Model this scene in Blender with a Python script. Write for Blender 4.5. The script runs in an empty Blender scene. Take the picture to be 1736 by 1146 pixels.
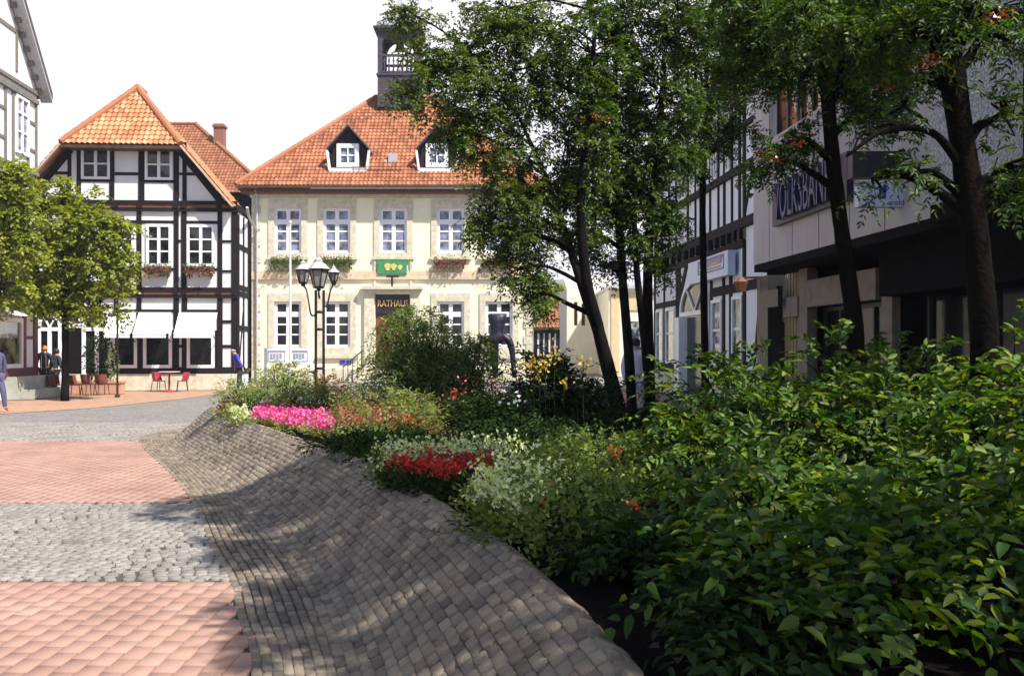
import bpy, bmesh, math, random
import numpy as np
from mathutils import Vector, Matrix
random.seed(7); RNG = np.random.default_rng(11)
SC = bpy.context.scene
COL = SC.collection
R = math.radians
# ------------------------------------------------------------ camera
FPX, CX, HY, EYE = 1688.0, 868.0, 590.0, 1.6
cam_d = bpy.data.cameras.new("camera"); cam = bpy.data.objects.new("camera", cam_d); COL.objects.link(cam)
cam.location = (0, 0, EYE); cam.rotation_euler = (R(90), 0, 0)
cam_d.sensor_width = 36; cam_d.lens = 36*FPX/1736; cam_d.shift_y = (HY-573)/1736
cam_d.clip_end = 4000; cam_d.clip_start = 0.05
SC.camera = cam
# ------------------------------------------------------------ light
SUN_EL, SUN_AZ = 53.0, 52.0        # azimuth: degrees to the right of straight behind the camera
ts = Vector((math.sin(R(SUN_AZ))*math.cos(R(SUN_EL)), -math.cos(R(SUN_AZ))*math.cos(R(SUN_EL)), math.sin(R(SUN_EL))))
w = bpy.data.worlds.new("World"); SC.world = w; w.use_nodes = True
nt = w.node_tree; nt.nodes.clear()
sky = nt.nodes.new('ShaderNodeTexSky'); sky.sky_type = 'NISHITA'; sky.sun_disc = False
sky.sun_elevation = R(SUN_EL); sky.sun_rotation = R(180-SUN_AZ)
tc = nt.nodes.new('ShaderNodeTexCoord'); nz = nt.nodes.new('ShaderNodeTexNoise'); nz.inputs['Scale'].default_value = 1.6; nz.inputs['Detail'].default_value = 5
rp = nt.nodes.new('ShaderNodeValToRGB'); rp.color_ramp.elements[0].position = .3; rp.color_ramp.elements[0].color = (.88,.88,.88,1)
rp.color_ramp.elements[1].position = .55; rp.color_ramp.elements[1].color = (1,1,1,1)
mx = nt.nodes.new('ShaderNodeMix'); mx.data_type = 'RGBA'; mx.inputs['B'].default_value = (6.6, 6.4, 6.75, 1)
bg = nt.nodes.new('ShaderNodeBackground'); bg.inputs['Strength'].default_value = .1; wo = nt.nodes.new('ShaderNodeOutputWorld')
L = nt.links
L.new(tc.outputs['Generated'], nz.inputs['Vector']); L.new(nz.outputs['Fac'], rp.inputs['Fac']); 
sp = nt.nodes.new('ShaderNodeSeparateXYZ'); mr = nt.nodes.new('ShaderNodeMapRange'); mr.interpolation_type = 'SMOOTHSTEP'
mr.inputs['From Min'].default_value = .34; mr.inputs['From Max'].default_value = .50; mr.inputs['To Min'].default_value = 1; mr.inputs['To Max'].default_value = .12   # white haze low down, blue overhead
ml = nt.nodes.new('ShaderNodeMath'); ml.operation = 'MULTIPLY'
L.new(tc.outputs['Generated'], sp.inputs[0]); L.new(sp.outputs['Z'], mr.inputs['Value']); L.new(mr.outputs['Result'], ml.inputs[0]); L.new(rp.outputs['Color'], ml.inputs[1])
my = nt.nodes.new('ShaderNodeMapRange'); my.interpolation_type = 'SMOOTHSTEP'; my.inputs['From Min'].default_value = -.55; my.inputs['From Max'].default_value = .25; my.inputs['To Min'].default_value = .08; my.inputs['To Max'].default_value = 1   # haze kept to the town side; sky dimmed behind the camera to deepen shade
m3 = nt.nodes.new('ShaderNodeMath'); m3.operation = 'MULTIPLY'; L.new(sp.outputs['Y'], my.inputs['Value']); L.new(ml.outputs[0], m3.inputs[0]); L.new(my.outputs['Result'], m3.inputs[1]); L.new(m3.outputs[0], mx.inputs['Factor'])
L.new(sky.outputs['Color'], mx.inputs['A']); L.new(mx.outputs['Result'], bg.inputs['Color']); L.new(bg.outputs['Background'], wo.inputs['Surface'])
sd = bpy.data.lights.new("sun", 'SUN'); sd.energy = 5.0; sd.angle = R(.55); sd.color = (1, .95, .86)
sun = bpy.data.objects.new("sun", sd); COL.objects.link(sun); sun.rotation_euler = ts.to_track_quat('Z', 'Y').to_euler(); sun.location = (10, -10, 30)
SC.view_settings.view_transform = 'Standard'; SC.view_settings.look = 'None'; SC.view_settings.exposure = .88; SC.view_settings.gamma = 1
SC.cycles.max_bounces = 6; SC.cycles.diffuse_bounces = 3; SC.cycles.glossy_bounces = 2; SC.cycles.transmission_bounces = 4; SC.cycles.transparent_max_bounces = 6
SC.cycles.use_denoising = True
# ------------------------------------------------------------ materials
MATS = {}
def newmat(name):
    m = bpy.data.materials.new(name); m.use_nodes = True; n = m.node_tree; b = n.nodes['Principled BSDF']
    return m, n, b
def M(name, c1, c2=None, rough=.75, scale=3, bump=0, bscale=30, spec=.4, metal=0, detail=6, streak=0, contrast=(.35,.65)):
    if name in MATS: return MATS[name]
    m, n, b = newmat(name); l = n.links
    b.inputs['Roughness'].default_value = rough; b.inputs['Metallic'].default_value = metal; b.inputs['Specular IOR Level'].default_value = spec
    c2 = c2 or tuple(x*.8 for x in c1)
    t = n.nodes.new('ShaderNodeTexCoord'); src = t.outputs['Object']
    if streak:
        mp = n.nodes.new('ShaderNodeMapping'); mp.inputs['Scale'].default_value = (1, 1, streak); l.new(src, mp.inputs['Vector']); src2 = mp.outputs['Vector']
    else: src2 = src
    nz = n.nodes.new('ShaderNodeTexNoise'); nz.inputs['Scale'].default_value = scale; nz.inputs['Detail'].default_value = detail; nz.inputs['Roughness'].default_value = .65
    l.new(src2, nz.inputs['Vector'])
    r = n.nodes.new('ShaderNodeValToRGB'); r.color_ramp.elements[0].position = contrast[0]; r.color_ramp.elements[1].position = contrast[1]
    r.color_ramp.elements[0].color = (*c1, 1); r.color_ramp.elements[1].color = (*c2, 1)
    l.new(nz.outputs['Fac'], r.inputs['Fac']); l.new(r.outputs['Color'], b.inputs['Base Color'])
    if bump:
        n2 = n.nodes.new('ShaderNodeTexNoise'); n2.inputs['Scale'].default_value = bscale; n2.inputs['Detail'].default_value = 4; l.new(src, n2.inputs['Vector'])
        bp = n.nodes.new('ShaderNodeBump'); bp.inputs['Strength'].default_value = bump; bp.inputs['Distance'].default_value = .02
        l.new(n2.outputs['Fac'], bp.inputs['Height']); l.new(bp.outputs['Normal'], b.inputs['Normal'])
    MATS[name] = m; return m
def island(name, cols, rough=.6, trans=0, spec=.3, bump=0, bscale=80, noise=0):
    """colour picked per separate piece (leaf, paving stone, tile)"""
    if name in MATS: return MATS[name]
    m, n, b = newmat(name); l = n.links
    g = n.nodes.new('ShaderNodeNewGeometry'); r = n.nodes.new('ShaderNodeValToRGB')
    e = r.color_ramp.elements
    for i, c in enumerate(cols):
        p = i/(max(1, len(cols)-1))
        if i < 2: e[i].position = p; x = e[i]
        else: x = e.new(p)
        x.color = (*c, 1)
    e = sorted(r.color_ramp.elements, key=lambda q: q.position)
    for i, c in enumerate(cols):
        r.color_ramp.elements[i].position = i/(len(cols)-1); r.color_ramp.elements[i].color = (*c, 1)
    l.new(g.outputs['Random Per Island'], r.inputs['Fac'])
    colr = r.outputs['Color']
    if noise:
        t = n.nodes.new('ShaderNodeTexCoord'); nz = n.nodes.new('ShaderNodeTexNoise'); nz.inputs['Scale'].default_value = noise; nz.inputs['Detail'].default_value = 6
        l.new(t.outputs['Object'], nz.inputs['Vector']); mr = n.nodes.new('ShaderNodeMapRange'); mr.inputs['To Min'].default_value = .55; mr.inputs['To Max'].default_value = 1.45
        l.new(nz.outputs['Fac'], mr.inputs['Value']); mm = n.nodes.new('ShaderNodeVectorMath'); mm.operation = 'SCALE'
        l.new(colr, mm.inputs[0]); l.new(mr.outputs['Result'], mm.inputs['Scale']); colr = mm.outputs['Vector']
    l.new(colr, b.inputs['Base Color']); b.inputs['Roughness'].default_value = rough; b.inputs['Specular IOR Level'].default_value = spec
    if bump:
        t = n.nodes.new('ShaderNodeTexCoord'); n2 = n.nodes.new('ShaderNodeTexNoise'); n2.inputs['Scale'].default_value = bscale; n2.inputs['Detail'].default_value = 5
        l.new(t.outputs['Object'], n2.inputs['Vector']); bp = n.nodes.new('ShaderNodeBump'); bp.inputs['Strength'].default_value = bump; bp.inputs['Distance'].default_value = .01
        l.new(n2.outputs['Fac'], bp.inputs['Height']); l.new(bp.outputs['Normal'], b.inputs['Normal'])
    if trans:
        tr = n.nodes.new('ShaderNodeBsdfTranslucent'); hs = n.nodes.new('ShaderNodeHueSaturation'); hs.inputs['Saturation'].default_value = 1.15; hs.inputs['Value'].default_value = 1.5; hs.inputs['Hue'].default_value = .485
        l.new(colr, hs.inputs['Color']); l.new(hs.outputs['Color'], tr.inputs['Color'])
        ms = n.nodes.new('ShaderNodeMixShader'); ms.inputs['Fac'].default_value = trans
        l.new(b.outputs['BSDF'], ms.inputs[1]); l.new(tr.outputs['BSDF'], ms.inputs[2]); l.new(ms.outputs['Shader'], n.nodes['Material Output'].inputs['Surface'])
    MATS[name] = m; return m
def glass(name, c1, c2, rough=.06, scale=2.5, spec=.6):
    if name in MATS: return MATS[name]
    m, n, b = newmat(name); l = n.links
    g = n.nodes.new('ShaderNodeObjectInfo'); t = n.nodes.new('ShaderNodeTexCoord')
    nz = n.nodes.new('ShaderNodeTexNoise'); nz.noise_dimensions = '4D'; nz.inputs['Scale'].default_value = scale; nz.inputs['Detail'].default_value = 3
    l.new(t.outputs['Object'], nz.inputs['Vector']); mu = n.nodes.new('ShaderNodeMath'); mu.operation = 'MULTIPLY'; mu.inputs[1].default_value = 40
    l.new(g.outputs['Random'], mu.inputs[0]); l.new(mu.outputs[0], nz.inputs['W'])
    r = n.nodes.new('ShaderNodeValToRGB'); r.color_ramp.elements[0].position = .42; r.color_ramp.elements[1].position = .62
    r.color_ramp.elements[0].color = (*c1, 1); r.color_ramp.elements[1].color = (*c2, 1)
    l.new(nz.outputs['Fac'], r.inputs['Fac']); l.new(r.outputs['Color'], b.inputs['Base Color'])
    b.inputs['Roughness'].default_value = rough; b.inputs['Specular IOR Level'].default_value = spec
    n2 = n.nodes.new('ShaderNodeTexNoise'); n2.inputs['Scale'].default_value = 1.8; l.new(t.outputs['Object'], n2.inputs['Vector'])
    bp = n.nodes.new('ShaderNodeBump'); bp.inputs['Strength'].default_value = .25; bp.inputs['Distance'].default_value = .02
    l.new(n2.outputs['Fac'], bp.inputs['Height']); l.new(bp.outputs['Normal'], b.inputs['Normal'])
    MATS[name] = m; return m
def tilemat(name, base, dark, light):
    if name in MATS: return MATS[name]
    m, n, b = newmat(name); l = n.links
    uv = n.nodes.new('ShaderNodeUVMap'); fl = n.nodes.new('ShaderNodeVectorMath'); fl.operation = 'FLOOR'; l.new(uv.outputs['UV'], fl.inputs[0])
    wn = n.nodes.new('ShaderNodeTexWhiteNoise'); wn.noise_dimensions = '2D'; l.new(fl.outputs['Vector'], wn.inputs['Vector'])
    t = n.nodes.new('ShaderNodeTexCoord'); nz = n.nodes.new('ShaderNodeTexNoise'); nz.inputs['Scale'].default_value = .7; nz.inputs['Detail'].default_value = 7; l.new(t.outputs['Object'], nz.inputs['Vector'])
    ad = n.nodes.new('ShaderNodeMath'); ad.operation = 'MULTIPLY_ADD'; ad.inputs[1].default_value = .45; l.new(wn.outputs['Value'], ad.inputs[0]); 
    m2 = n.nodes.new('ShaderNodeMath'); m2.operation = 'MULTIPLY'; m2.inputs[1].default_value = .62; l.new(nz.outputs['Fac'], m2.inputs[0]); l.new(m2.outputs[0], ad.inputs[2])
    r = n.nodes.new('ShaderNodeValToRGB'); e = r.color_ramp.elements; e[0].position = .22; e[0].color = (*dark, 1); e[1].position = .8; e[1].color = (*light, 1)
    x = e.new(.48); x.color = (*base, 1)
    l.new(ad.outputs[0], r.inputs['Fac']); l.new(r.outputs['Color'], b.inputs['Base Color']); b.inputs['Roughness'].default_value = .75; b.inputs['Specular IOR Level'].default_value = .2
    MATS[name] = m; return m
# ------------------------------------------------------------ mesh collecting
class Fr:
    """a wall plane: u along it (left to right as seen), n out of it, z up"""
    def __init__(s, ox, oy, ux, uy):
        k = math.hypot(ux, uy); s.ox, s.oy, s.ux, s.uy = ox, oy, ux/k, uy/k; s.nx, s.ny = s.uy, -s.ux
    def p(s, u, z, n=0): return (s.ox+s.ux*u+s.nx*n, s.oy+s.uy*u+s.ny*n, z)
    def pu(s, px, n=0):
        a = (px-CX)/FPX; return (a*(s.oy+s.ny*n)-(s.ox+s.nx*n))/(s.ux-a*s.uy)
    def pz(s, px, py, n=0):
        Y = s.p(s.pu(px, n), 0, n)[1]; return EYE+(HY-py)/FPX*Y
def G(px, py, z=0.0):
    Y = (EYE-z)*FPX/(py-HY); return Vector(((px-CX)/FPX*Y, Y, z))
def A(px, py, Y): return Vector(((px-CX)/FPX*Y, Y, EYE+(HY-py)/FPX*Y))
def worldmat(o):
    m = o.matrix_basis.copy()
    while o.parent: o = o.parent; m = o.matrix_basis @ m
    return m
class MB:
    def __init__(s): s.v = []; s.f = []; s.uv = []; s.has = False
    def add(s, vs, fs, uvs=None):
        k = len(s.v); s.v += [tuple(p) for p in vs]; s.f += [tuple(i+k for i in f) for f in fs]
        if uvs: s.has = True; s.uv += uvs
        else: s.uv += [None]*len(fs)
        return s
    def hexa(s, p):
        return s.add(p, [(0,3,2,1),(4,5,6,7),(0,1,5,4),(1,2,6,5),(2,3,7,6),(3,0,4,7)])
    def box(s, x0, x1, y0, y1, z0, z1):
        return s.hexa([(x0,y0,z0),(x1,y0,z0),(x1,y1,z0),(x0,y1,z0),(x0,y0,z1),(x1,y0,z1),(x1,y1,z1),(x0,y1,z1)])
    def fbox(s, F, u0, u1, z0, z1, n0, n1):
        return s.hexa([F.p(u0,z0,n1),F.p(u1,z0,n1),F.p(u1,z0,n0),F.p(u0,z0,n0),F.p(u0,z1,n1),F.p(u1,z1,n1),F.p(u1,z1,n0),F.p(u0,z1,n0)])
    def fpoly(s, F, pts, n0, n1):
        """outline [(u,z)] extruded from n0 to n1"""
        k = len(pts); a = [F.p(u, z, n1) for u, z in pts]; b = [F.p(u, z, n0) for u, z in pts]
        return s.add(a+b, [tuple(range(k)), tuple(range(2*k-1, k-1, -1))]+[(i, i+k, (i+1) % k+k, (i+1) % k) for i in range(k)])
    def fbeam(s, F, a, b, wd, n0, n1):
        (u0, z0), (u1, z1) = a, b; dx, dz = u1-u0, z1-z0; k = math.hypot(dx, dz); ox, oz = -dz/k*wd/2, dx/k*wd/2
        return s.fpoly(F, [(u0-ox,z0-oz),(u1-ox,z1-oz),(u1+ox,z1+oz),(u0+ox,z0+oz)], n0, n1)
    def beam(s, a, b, wd, th=None, up=(0,0,1)):
        a, b = Vector(a), Vector(b); d = (b-a).normalized(); up = Vector(up)
        if abs(d.dot(up)) > .98: up = Vector((0,1,0))
        x = d.cross(up).normalized()*wd/2; y = x.cross(d).normalized()*(th or wd)/2
        return s.hexa([a-x-y, a+x-y, a+x+y, a-x+y, b-x-y, b+x-y, b+x+y, b-x+y])
    def tube(s, pts, rad, seg=8, cap=True):
        pts = [Vector(p) for p in pts]; n = len(pts)
        if not hasattr(rad, '__len__'): rad = [rad]*n
        ref = Vector((1,0,0)); rings = []
        for i, p in enumerate(pts):
            d = (pts[min(i+1,n-1)]-pts[max(i-1,0)]).normalized()
            x = ref-d*ref.dot(d)
            if x.length < .1: ref = Vector((0,1,0)); x = ref-d*ref.dot(d)
            x.normalize(); y = d.cross(x); ref = x
            rings.append([p+(x*math.cos(2*math.pi*k/seg)+y*math.sin(2*math.pi*k/seg))*rad[i] for k in range(seg)])
        vs = [q for r in rings for q in r]; fs = []
        for i in range(n-1):
            for k in range(seg):
                k2 = (k+1) % seg; fs.append((i*seg+k, i*seg+k2, (i+1)*seg+k2, (i+1)*seg+k))
        if cap: fs += [tuple(range(seg-1, -1, -1)), tuple((n-1)*seg+k for k in range(seg))]
        return s.add(vs, fs)
    def lathe(s, prof, c, seg=16, axis=None, sx=1, sy=1, rot=0):
        vs = []; fs = []; n = len(prof)
        for r, z in prof:
            for k in range(seg):
                a = 2*math.pi*k/seg+rot; vs.append((c[0]+r*math.cos(a)*sx, c[1]+r*math.sin(a)*sy, c[2]+z))
        for i in range(n-1):
            for k in range(seg):
                k2 = (k+1) % seg; fs.append((i*seg+k, i*seg+k2, (i+1)*seg+k2, (i+1)*seg+k))
        fs += [tuple(range(seg-1, -1, -1)), tuple((n-1)*seg+k for k in range(seg))]
        return s.add(vs, fs)
    def build(s, name, mat, parent=None, smooth=False, recalc=True, origin=None):
        me = bpy.data.meshes.new(name); v = np.array(s.v, dtype=float)
        if parent is not None:
            mi = np.array(worldmat(parent).inverted()); v = v @ mi[:3,:3].T + mi[:3,3]; loc = None
        else:
            loc = origin if origin is not None else ((v[:,0].min()+v[:,0].max())/2, (v[:,1].min()+v[:,1].max())/2, v[:,2].min()); v = v-np.array(loc)
        me.from_pydata(v.tolist(), [], s.f)
        if s.has:
            ul = me.uv_layers.new(name='UVMap'); d = []
            for f, u in zip(s.f, s.uv): d += [c for q in (u or [(0,0)]*len(f)) for c in q]
            ul.data.foreach_set('uv', d)
        if recalc and len(s.f) < 30000:
            b = bmesh.new(); b.from_mesh(me); bmesh.ops.recalc_face_normals(b, faces=b.faces); b.to_mesh(me); b.free()
        if smooth: me.shade_smooth()
        if mat: me.materials.append(mat)
        o = bpy.data.objects.new(name, me); COL.objects.link(o)
        if parent is not None: o.parent = parent
        else: o.location = loc
        return o
def tag(o, label=None, cat=None, group=None, kind=None):
    if label: o['label'] = label
    if cat: o['category'] = cat
    if group: o['group'] = group
    if kind: o['kind'] = kind
    return o
def thing(name, label, cat, loc, rz=0, group=None):
    o = bpy.data.objects.new(name, None); COL.objects.link(o); o.location = loc; o.rotation_euler = (0, 0, rz); o.empty_display_size = .2
    return tag(o, label, cat, group)
def struct(o): o['kind'] = 'structure'; return o
def copy_tree(o, parent=None):
    c = o.copy(); COL.objects.link(c)
    if parent is not None: c.parent = parent
    for ch in [x for x in COL.objects if x.parent == o]: copy_tree(ch, c)
    return c
def textmesh(name, body, size, mat, parent, origin, xdir, up=(0,0,1), depth=.02, xs=1.0, align='CENTER'):
    cu = bpy.data.curves.new(name, 'FONT'); cu.body = body; cu.size = size; cu.extrude = depth; cu.align_x = align; cu.align_y = 'CENTER'; cu.resolution_u = 3
    t = bpy.data.objects.new(name+'_t', cu); COL.objects.link(t); dg = bpy.context.evaluated_depsgraph_get(); dg.update()
    me = bpy.data.meshes.new_from_object(t.evaluated_get(dg)); bpy.data.objects.remove(t)
    x = Vector(xdir).normalized(); u = Vector(up); nrm = x.cross(u)
    m = Matrix(((x[0]*xs,u[0],nrm[0],origin[0]),(x[1]*xs,u[1],nrm[1],origin[1]),(x[2]*xs,u[2],nrm[2],origin[2]),(0,0,0,1)))
    me.transform(m); me.transform(worldmat(parent).inverted()); me.name = name
    me.materials.clear(); me.materials.append(mat)
    o = bpy.data.objects.new(name, me); COL.objects.link(o); o.parent = parent; return o
# ---- roof tiles: real wavy rows, each row overlapping the next
def tiled(mb, O, U, V, Lf, Rf, vmax, tw=.24, th=.34, amp=.028, step=.03):
    O, U, V = Vector(O), Vector(U).normalized(), Vector(V).normalized(); N = U.cross(V)
    if N.z < 0: N = -N
    rows = max(1, int(round(vmax/th))); hh = vmax/rows; sub = 6
    for i in range(rows):
        v0, v1 = i*hh, (i+1)*hh+.02
        L0, R0, L1, R1 = Lf(v0), Rf(v0), Lf(min(v1, vmax)), Rf(min(v1, vmax))
        lo, hi = min(L0, L1), max(R0, R1); k0 = math.floor(lo/tw*sub); k1 = math.ceil(hi/tw*sub)
        vs = []; us = []
        for k in range(k0, k1+1):
            u = k*tw/sub; ph = (k % sub)/sub; h = amp*(1+math.cos(2*math.pi*ph))
            ub = min(max(u, L0), R0); ut = min(max(u, L1), R1)
            vs += [O+U*ub+V*v0+N*(h+step), O+U*ut+V*v1+N*(h*.9), O+U*ub+V*v0+N*(h-.01)]
            us.append(u/tw+.5/sub)
        fs = []; uv = []
        for j in range(len(us)-1):
            a = 3*j; fs.append((a, a+3, a+4, a+1)); uv.append([(us[j]+.02, i+.3), (us[j]+.1, i+.3), (us[j]+.1, i+.7), (us[j]+.02, i+.7)])
            fs.append((a+2, a+5, a+3, a)); uv.append([(us[j]+.02, i+.3)]*4)
        mb.add(vs, fs, uv)
def ridge(mb, a, b, r=.13, n=None):
    """line of overlapping ridge tiles"""
    a, b = Vector(a), Vector(b); L_ = (b-a).length; n = n or max(2, int(L_/.38))
    for i in range(n):
        p = a.lerp(b, i/n); q = a.lerp(b, (i+1.12)/n); mb.tube([p, q], [r*.88, r*1.08], seg=8)
# ---- wall with real openings
def wall_open(mb, F, u0, u1, z0, z1, ops, depth=.22, n=0):
    us = sorted({u0, u1, *[q for o in ops for q in o[:2]]}); zs = sorted({z0, z1, *[q for o in ops for q in o[2:4]]})
    inside = lambda u, z: any(o[0] < u < o[1] and o[2] < z < o[3] for o in ops)
    for i in range(len(us)-1):
        for j in range(len(zs)-1):
            if not inside((us[i]+us[i+1])/2, (zs[j]+zs[j+1])/2):
                mb.add([F.p(us[i],zs[j],n),F.p(us[i+1],zs[j],n),F.p(us[i+1],zs[j+1],n),F.p(us[i],zs[j+1],n)], [(0,1,2,3)])
    for a, b, c, d in [o[:4] for o in ops]:
        for (p, q) in (((a,c),(b,c)),((b,c),(b,d)),((b,d),(a,d)),((a,d),(a,c))):
            mb.add([F.p(p[0],p[1],n),F.p(q[0],q[1],n),F.p(q[0],q[1],n-depth),F.p(p[0],p[1],n-depth)], [(0,1,2,3)])
def window(F, u0, u1, z0, z1, parent, fm, gm, n=0, cols=2, rows=(1,1), fw=.07, bar=.035, cw=None, mid=.07, name='window', transom=None, label=None, th=.07):
    """casement window: frame + bars one mesh, the pane a sub-part. rows = relative heights from the bottom; transom = thick bar above row index"""
    mb = MB()
    mb.fbox(F, u0, u1, z0, z0+fw, n-.03, n+th); mb.fbox(F, u0, u1, z1-fw, z1, n-.03, n+th)
    mb.fbox(F, u0, u0+fw, z0+fw, z1-fw, n-.03, n+th); mb.fbox(F, u1-fw, u1, z0+fw, z1-fw, n-.03, n+th)
    iu0, iu1, iz0, iz1 = u0+fw, u1-fw, z0+fw, z1-fw
    for c in range(1, cols):
        u = iu0+(iu1-iu0)*c/cols; ww = mid if (cols == 2 or c*2 == cols) else bar
        mb.fbox(F, u-ww/2, u+ww/2, iz0, iz1, n-.03, n+th-.012)
    tot = sum(rows); acc = 0
    for i, r in enumerate(rows[:-1]):
        acc += r; z = iz0+(iz1-iz0)*acc/tot; ww = mid*1.25 if transom == i else bar
        mb.fbox(F, iu0, iu1, z-ww/2, z+ww/2, n-.03, n+th-.02-(0 if transom == i else .01))
    o = mb.build(name, fm, parent)
    if label: o['label'] = label
    p = MB(); p.fbox(F, iu0-.01, iu1+.01, iz0-.01, iz1+.01, n-.02, n+.005); p.build('pane', gm, o)
    return o
# ------------------------------------------------------------ foliage (numpy)
def unit(a): return a/np.maximum(np.linalg.norm(a, axis=-1, keepdims=True), 1e-9)
def rnd_dir(n): return unit(RNG.normal(size=(n, 3)))
def leafmesh(name, P, D, N, Ls, Ws, mat, parent=None, simple=False, fold=.25, droop=.12, base=None):
    n = len(P); D = unit(D); S = unit(np.cross(D, N)); N = unit(np.cross(S, D)); Ls = np.broadcast_to(Ls, (n,))[:, None]; Ws = np.broadcast_to(Ws, (n,))[:, None]
    if simple:
        V = np.stack([P, P+D*Ls*.45+S*Ws*.5+N*Ws*fold, P+D*Ls-N*Ls*droop, P+D*Ls*.45-S*Ws*.5+N*Ws*fold], 1); k = 4
        f = np.array([[0,1,2,3]])
    else:
        V = np.stack([P, P+D*Ls*.25+S*Ws*.46+N*Ws*fold, P+D*Ls*.62+S*Ws*.4+N*(Ws*fold-Ls*droop*.3), P+D*Ls-N*Ls*droop,
                      P+D*Ls*.62-S*Ws*.4+N*(Ws*fold-Ls*droop*.3), P+D*Ls*.25-S*Ws*.46+N*Ws*fold], 1); k = 6
        f = np.array([[0,1,2,3],[0,3,4,5]])
    V = V.reshape(-1, 3)
    Fc = (np.arange(n)[:, None, None]*k+f[None]).reshape(-1, 4)
    if parent is not None:
        mi = np.array(worldmat(parent).inverted()); V = V @ mi[:3,:3].T+mi[:3,3]; loc = None
    else:
        loc = base if base is not None else (V[:,0].mean(), V[:,1].mean(), V[:,2].min()); V = V-np.array(loc)
    me = bpy.data.meshes.new(name); me.vertices.add(len(V)); me.vertices.foreach_set('co', V.ravel())
    me.loops.add(Fc.size); me.loops.foreach_set('vertex_index', Fc.ravel().astype(np.int32))
    me.polygons.add(len(Fc)); me.polygons.foreach_set('loop_start', np.arange(0, Fc.size, 4, dtype=np.int32)); me.polygons.foreach_set('loop_total', np.full(len(Fc), 4, dtype=np.int32))
    me.update(calc_edges=True); me.materials.append(mat)
    o = bpy.data.objects.new(name, me); COL.objects.link(o)
    if parent is not None: o.parent = parent
    else: o.location = loc
    return o
def sprigs(C, D, length, k, droop=.35, spread=.8, jit=.22, pair=False):
    """k leaves along each sprig; returns leaf P, D, N"""
    n = len(C); length = np.broadcast_to(length, (n,))[:, None, None]
    t = np.linspace(.18, 1, k); sg = np.where(np.arange(k) % 2 == 0, 1., -1.)
    if pair: t = np.repeat(np.linspace(.2, .95, (k-1)//2), 2); t = np.append(t, 1.); sg = np.append(sg[:k-1], 0.)
    t = t[None, :, None]; D = unit(D)[:, None, :]; up = np.array([0, 0, 1.])
    P = C[:, None, :]+D*length*t-up*length*droop*t**2; T = unit(D-2*droop*t*up)
    S = unit(np.cross(np.broadcast_to(T, P.shape), up+RNG.normal(size=(n,1,3))*.25)); Nn = np.cross(S, T)
    LD = unit(T*.6+S*sg[None, :, None]*spread+RNG.normal(size=P.shape)*jit)
    LN = unit(Nn+RNG.normal(size=P.shape)*jit*1.3)
    LN = np.where(LN[..., 2:3] < 0, -LN, LN)
    return P.reshape(-1,3), LD.reshape(-1,3), LN.reshape(-1,3)
def in_ell(n, c, r, lo=.45):
    d = rnd_dir(n); q = RNG.uniform(lo**3, 1, size=(n,1))**(1/3); return np.array(c)+d*q*np.array(r), d
# ============================================================ GROUND
def cobble_mat(name, c1, c2, joint, sc=9, bump=.5):
    if name in MATS: return MATS[name]
    m, n, b = newmat(name); l = n.links; t = n.nodes.new('ShaderNodeTexCoord')
    nz = n.nodes.new('ShaderNodeTexNoise'); nz.inputs['Scale'].default_value = 1.1; nz.inputs['Detail'].default_value = 8; l.new(t.outputs['Object'], nz.inputs['Vector'])
    vo = n.nodes.new('ShaderNodeTexVoronoi'); vo.feature = 'DISTANCE_TO_EDGE'; vo.inputs['Scale'].default_value = sc; vo.inputs['Randomness'].default_value = .6; l.new(t.outputs['Object'], vo.inputs['Vector'])
    v2 = n.nodes.new('ShaderNodeTexVoronoi'); v2.inputs['Scale'].default_value = sc; v2.inputs['Randomness'].default_value = .6; l.new(t.outputs['Object'], v2.inputs['Vector'])
    r = n.nodes.new('ShaderNodeValToRGB'); r.color_ramp.elements[0].position = .3; r.color_ramp.elements[1].position = .7; r.color_ramp.elements[0].color = (*c1,1); r.color_ramp.elements[1].color = (*c2,1)
    ad = n.nodes.new('ShaderNodeMix'); ad.inputs['Factor'].default_value = .35; l.new(nz.outputs['Fac'], ad.inputs['A']); l.new(v2.outputs['Color'], ad.inputs['B']); l.new(ad.outputs['Result'], r.inputs['Fac'])
    mp = n.nodes.new('ShaderNodeMapRange'); mp.inputs['From Max'].default_value = .09; l.new(vo.outputs['Distance'], mp.inputs['Value'])
    mx = n.nodes.new('ShaderNodeMix'); mx.data_type = 'RGBA'; mx.inputs['A'].default_value = (*joint, 1); l.new(mp.outputs['Result'], mx.inputs['Factor']); l.new(r.outputs['Color'], mx.inputs['B'])
    l.new(mx.outputs['Result'], b.inputs['Base Color']); b.inputs['Roughness'].default_value = .85; b.inputs['Specular IOR Level'].default_value = .2
    bp = n.nodes.new('ShaderNodeBump'); bp.inputs['Strength'].default_value = bump; bp.inputs['Distance'].default_value = .01; l.new(mp.outputs['Result'], bp.inputs['Height']); l.new(bp.outputs['Normal'], b.inputs['Normal'])
    MATS[name] = m; return m
m_ground = cobble_mat('street_setts', (.17,.158,.15), (.25,.235,.22), (.10,.09,.085))
m_terra = cobble_mat('terracotta_paving', (.33,.20,.135), (.40,.26,.185), (.27,.15,.10), 7)
m_joint = M('joint_sand', (.05,.038,.03), (.09,.07,.055), rough=.95, scale=20)
m_brick = island('red_paver', [(.30,.175,.135),(.335,.20,.157),(.31,.182,.142),(.345,.21,.167),(.322,.19,.148)], rough=.85, bump=.3, bscale=120, noise=1.1)
m_cob = island('grey_cobble', [(.17,.158,.145),(.245,.225,.205),(.20,.185,.165),(.275,.25,.23),(.22,.20,.185)], rough=.85, bump=.6, bscale=90, noise=1.6)
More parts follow.
